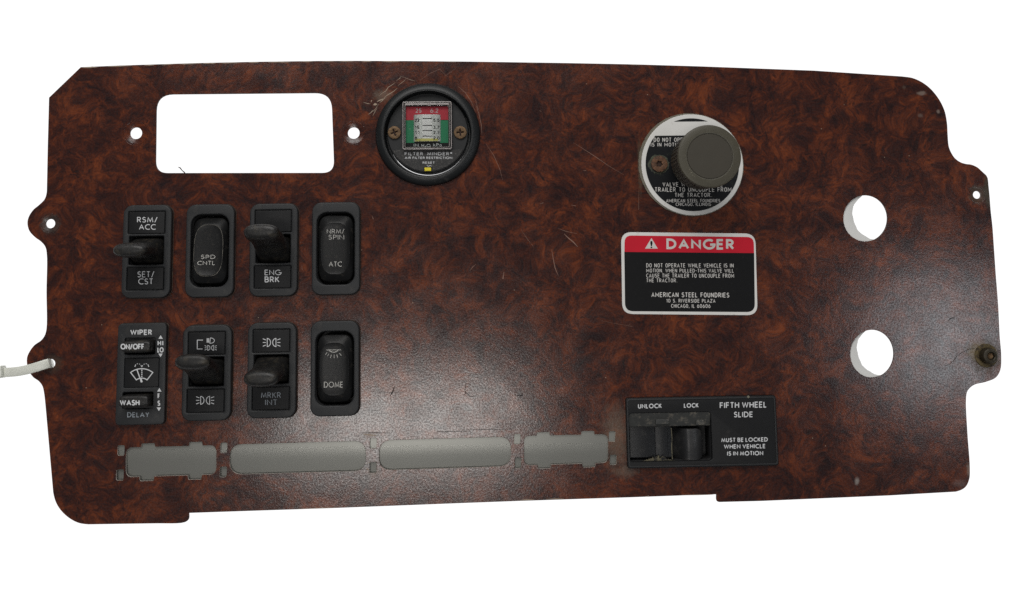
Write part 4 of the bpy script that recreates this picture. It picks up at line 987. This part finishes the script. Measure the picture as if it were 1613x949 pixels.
# housing round the recess
hx, hy = ww-9*MM, hh-7*MM
a_ = curve_mesh(rrect(0, 0, hx, hy, 1*MM, 3), [rrect(op[0], op[1], min(op[2], 2*(op[0]+hx/2)-1.2*MM) if False else op[2]-.0*MM, op[3]*.97, 1.4*MM, 4)], -11*MM, .4*MM) if False else None
fr_ = curve_mesh(rrect(op[0], op[1], op[2]+1.6*MM, op[3]+1.4*MM, 2*MM, 4), [rrect(op[0], op[1], op[2]+.02*MM, op[3]+.02*MM, 1.6*MM, 5)], -11*MM, HF-.6*MM)
link('housing', join_meshes([fr_, box_mesh(op[0]-op[2]/2-.7*MM, op[0]+op[2]/2+.7*MM, op[1]-op[3]/2-.6*MM, op[1]+op[3]/2+.6*MM, -44*MM, -11.01*MM)]), M['housing'], th)
x0_, x1_, y0_, y1_ = op[0]-op[2]/2, op[0]+op[2]/2, op[1]-op[3]/2, op[1]+op[3]/2
# sloping dusty ledge along the top
yl_ = fl(500, 345, -1*MM)[1]
bm = bmesh.new()
prof = [(y1_-.02*MM, HF-.35*MM), (y1_-1.2*MM, HF-.7*MM), (yl_+.4*MM, 0.2*MM), (yl_, -.6*MM), (yl_, -9*MM), (y1_-.02*MM, -9*MM)]
va = [bm.verts.new((x0_+.05*MM, y, z)) for y, z in prof]; vb = [bm.verts.new((x1_-.05*MM, y, z)) for y, z in prof]
for i in range(len(prof)):
    j = (i+1) % len(prof); bm.faces.new((va[i], va[j], vb[j], vb[i]))
bm.faces.new(va); bm.faces.new(vb); bmesh.ops.recalc_face_normals(bm, faces=bm.faces)
me = bpy.data.meshes.new('m'); bm.to_mesh(me); bm.free()
link('ledge', me, M['residue'], th)
q = fl(450, 300, .6*MM)
link('latch_stub', box_mesh(q[0]-3.0*MM, q[0]+4.2*MM, q[1]-1.6*MM, q[1]+1.3*MM, -1.0*MM, 1.9*MM, .5*MM), M['residue'], th)
q = fl(795, 312, .6*MM); link('latch_stub', box_mesh(q[0]-2.4*MM, q[0]+2.0*MM, q[1]-1.2*MM, q[1]+1.6*MM, -1.0*MM, 1.5*MM, .4*MM), M['residue'], th)
# sliding guard on the left with curved ribs
def guard(xa, xb, ztop, name):
    A_, B_ = fl(xa, 640, ztop)[0], fl(xb, 640, ztop)[0]
    ya, yb = y0_+.25*MM, yl_-.02*MM
    nn_ = 14; rings = []
    for i in range(nn_+1):
        t = i/nn_; x = A_+(B_-A_)*t; z = ztop-.5*MM+.5*MM*math.sin(math.pi*t)**.8
        rings.append([(x, ya, -9*MM), (x, ya, z-1.4*MM), (x, ya+1.2*MM, z), (x, (ya+yb)/2, z-.4*MM), (x, yb, z-.1*MM), (x, yb, -9*MM)])
    return link(name, loft(rings), M['guard'], th, smooth=40)
M['guard'] = mat('guard_black', (.0042, .0047, .0062), .42, spec=.35, var=.3, dust=(.05, .047, .042), dlo=.55, dhi=.8, dscale=160, bump=.2, bscale=1500)
guard(186, 411, -2.2*MM, 'guard_slide'); guard(411.5, 552, -1.7*MM, 'guard_slide')
bm = bmesh.new()
# dust heap along the bottom of the guard
M['dust'] = mat('dust_tan', (.13, .115, .075), .9, var=.6, vscale=900, dust=(.012, .012, .013), dlo=.46, dhi=.58, dscale=420, bump=1, bscale=900)
top_ = []
N_ = 44
for i in range(N_+1):
    t = i/N_; x_ = 285+(590-285)*t; yb_ = 655-6*t; yt_ = yb_-8-48*max(0, math.sin(math.pi*min(1, t*1.1)))**1.3*random.uniform(.35, 1.0)
    a1 = fl(x_, yb_, 0.2*MM); b1 = fl(x_, yt_, 0.2*MM); top_.append((a1, b1))
for i in range(N_):
    (a1, b1), (a2_, b2) = top_[i], top_[i+1]
    bm.faces.new([bm.verts.new((*a1, .35*MM)), bm.verts.new((*a2_, .35*MM)), bm.verts.new((*b2, .55*MM)), bm.verts.new((*b1, .55*MM))])
me = bpy.data.meshes.new('m'); bm.to_mesh(me); bm.free()
o = link('dust', me, M['dust'], th); o['kind'] = 'stuff'
p = Print(th, .35*MM); p.line([(541, 360), (548, 450), (545, 520), (549, 610), (552, 632)], Z10, 7); p.done(M['dust'], None, 'dust_line')
# rocker paddle on the right
def pl(x, y): return fl(x, y, 1.2*MM)
cxa, cya = pl(700, 505); hw = (pl(826, 505)[0]-pl(560, 505)[0])/2; cxa = (pl(826, 505)[0]+pl(560, 505)[0])/2
hy_ = (pl(0, 372)[1]-pl(0, 645)[1])/2
rings = []
for i in range(17):
    t = i/16; x = cxa-hw+2*hw*t
    sm = min(1, t/.50); z = -8*MM+9.4*MM*sm**2*(3-2*sm)**1 - (2.6*MM*max(0, (t-.66)/.34)**2)
    k = 1-.28*max(0, (t-.8)/.2)**2
    rings.append([(x, cya+hy_*k*s_, z-(.7*MM if abs(s_) > .8 else 0)) for s_ in (-1, -.85, -.4, 0, .4, .85, 1)] + [(x, cya+hy_*k, -9.5*MM), (x, cya-hy_*k, -9.5*MM)])
M['paddle'] = mat('paddle_black', (.020, .020, .021), .42, var=.4, dust=(.06, .056, .05), dlo=.5, dhi=.8, dscale=200, bump=.3, bscale=900)
link('paddle', loft(rings), M['paddle'], th, smooth=50)
p = Print(th, HF); p.text('UNLOCK', (250, 148, 458, 189), Z10, .19, slope=.02); p.text('LOCK', (652, 142, 781, 182), Z10, .19, slope=.015)
p.text('FIFTH WHEEL', (966, 134, 1377, 188), Z10, .17, slope=.02); p.text('SLIDE', (1090, 216, 1257, 266), Z10, .17, slope=.01)
p.text('MUST BE LOCKED', (980, 446, 1387, 484), Z10, .19, slope=.016); p.text('WHEN VEHICLE', (1003, 503, 1367, 542), Z10, .19, slope=.014); p.text('IS IN MOTION', (1031, 563, 1347, 602), Z10, .19, slope=.012)
p.done(M['print'], fp)
M['fleck'] = mat('pale_fleck', (.18, .17, .13), .8, var=.5)
q = fl(1215, 86, HF); link('dirt_fleck', lathe([(.5*MM, HF-.2*MM), (.75*MM, HF+.35*MM), (.5*MM, HF+.55*MM), (.1*MM, HF+.6*MM)], q[0], q[1], 12), M['fleck'], th)

# ------------------------------------------------------------------ corroded bolt, bottom right lug
q = U(1553.5, 560.5, 0)
th = Thing('corner_bolt', 'corroded socket-head bolt in the right-hand lug', 'bolt', (q.x, q.y, 0))
link('washer', lathe([(6.3*MM, .02*MM), (6.1*MM, .35*MM), (5.6*MM, .5*MM), (4.2*MM, .35*MM), (3.6*MM, .3*MM)], 0, 0, 40), M['boltwash'] if 'boltwash' in M else mat('washer_corroded', (.11, .08, .032), .65, metal=.2, var=.7, vscale=420, dust=(.03, .02, .012), dlo=.48, dhi=.62, dscale=500, bump=1, bscale=700), th, smooth=40)
hd = []
lean = lambda z: (.15*z, -.02*z)
for r, z in ((4.1, .3), (4.2, .7), (4.1, 2.4), (3.8, 3.2), (3.2, 3.6), (2.3, 3.65)):
    lx, ly = lean(z); hd.append([((lx+r*math.cos(2*math.pi*i/36))*MM, (ly+r*math.sin(2*math.pi*i/36))*MM, z*MM) for i in range(36)])
for r, z in ((2.0, 3.4), (1.9, 2.2)):
    lx, ly = lean(3.6); hd.append([((lx+r*(1-.12*(i % 6 == 3))*math.cos(2*math.pi*i/36))*MM, (ly+r*(1-.12*(i % 6 == 3))*math.sin(2*math.pi*i/36))*MM, z*MM) for i in range(36)])
b1 = link('bolt_head', loft(hd), M['boltdark'], th, smooth=30)
lx, ly = lean(3.6)
link('socket', lathe([(1.75*MM, 2.22*MM), (1.6*MM, 2.7*MM), (.6*MM, 2.4*MM)], lx*MM, ly*MM, 6), M['brass'], th, b1)
link('bolt_shank', lathe([(2.4*MM, -22*MM), (2.4*MM, 0.01*MM)], 0, 0, 24), M['shaft'], th)

def tube(pts, r, k=8, flat=1.0):
    rings = []
    for i, p_ in enumerate(pts):
        a1 = pts[max(0, i-1)]; b1 = pts[min(len(pts)-1, i+1)]; t = (b1-a1).normalized(); n1 = t.cross(Vector((0, 0, 1))).normalized(); n2 = n1.cross(t)
        rr = r[i] if isinstance(r, list) else r
        rings.append([p_+n1*rr*math.cos(2*math.pi*j/k)+n2*rr*flat*math.sin(2*math.pi*j/k) for j in range(k)])
    return loft(rings)
Zh = (1500, 510, 8.63)
q = [U(1530+2.5, 549, .2*MM)]
pts = [U(x, y, .12*MM) for x, y in [(1536, 548.4), (1530, 549.6), (1522, 552.5), (1513, 557), (1507, 562), (1502, 569), (1496, 573.5), (1488, 577.5)]]
o = link('loose_hair', tube(pts, .09*MM, 6), M['hair']); o['label'] = 'dark curved hair lying left of the corroded bolt'; o['category'] = 'hair'
pts = [U(x, y, z*MM) for x, y, z in [(281, 263.5, .3), (284, 265, .3), (286.5, 268.5, .25), (290, 271.5, .15), (292, 273.6, .1), (296, 274, .1)]]
o = link('lint_fibre', tube(pts, [.18*MM, .3*MM, .22*MM, .3*MM, .22*MM, .1*MM], 6), M['hair']); o['label'] = 'dark fibre on the lower edge of the rectangular opening'; o['category'] = 'lint'

# ------------------------------------------------------------------ cable tie through the left lug
th = Thing('cable_tie', 'translucent white cable tie looped through the lower left lug hole', 'cable tie', (tz.x, tz.y, 0))
path = [(83, 575, -14), (81.5, 574, -6), (80.5, 573.5, -2), (79, 572.7, .8), (76, 572.8, 2.0), (70, 574.6, 2.9), (60, 577.8, 3.5), (50, 580.7, 3.9), (40, 583.3, 4.1), (30, 585.2, 4.2), (20, 586.3, 4.2), (8, 587, 4.2), (-10, 588, 4.0), (-40, 590, 3.5), (-80, 594, 3)]
P3 = [U(x, y, z*MM) for x, y, z in path]
P3 = [th.local(v) for v in P3]
hwid = 2.35*MM; hth = .62*MM; rings = []
for i, p_ in enumerate(P3):
    a1 = P3[max(0, i-1)]; b1 = P3[min(len(P3)-1, i+1)]; t = (b1-a1).normalized()
    side = Vector((-.25, 1, 0)).normalized(); side = (side-t*side.dot(t)).normalized(); nz = t.cross(side)
    rings.append([p_+side*hwid*u+nz*hth*v for u, v in ((-1, -.7), (-.85, -1), (.85, -1), (1, -.7), (1, .7), (.85, 1), (.55, 1), (.5, .7), (-.5, .7), (-.55, 1), (-.85, 1), (-1, .7))])
link('strap', loft(rings), M['tie'], th, smooth=40)
qa = th.local(U(-22, 588, 4.5*MM))
me = box_mesh(-9*MM, 9*MM, -3.1*MM, 3.1*MM, -2.6*MM, 2.4*MM, .8*MM); hd_ = link('locking_head', me, M['tie'], th, smooth=40)
hd_.location = qa; hd_.rotation_euler = (0, 0, R(4))
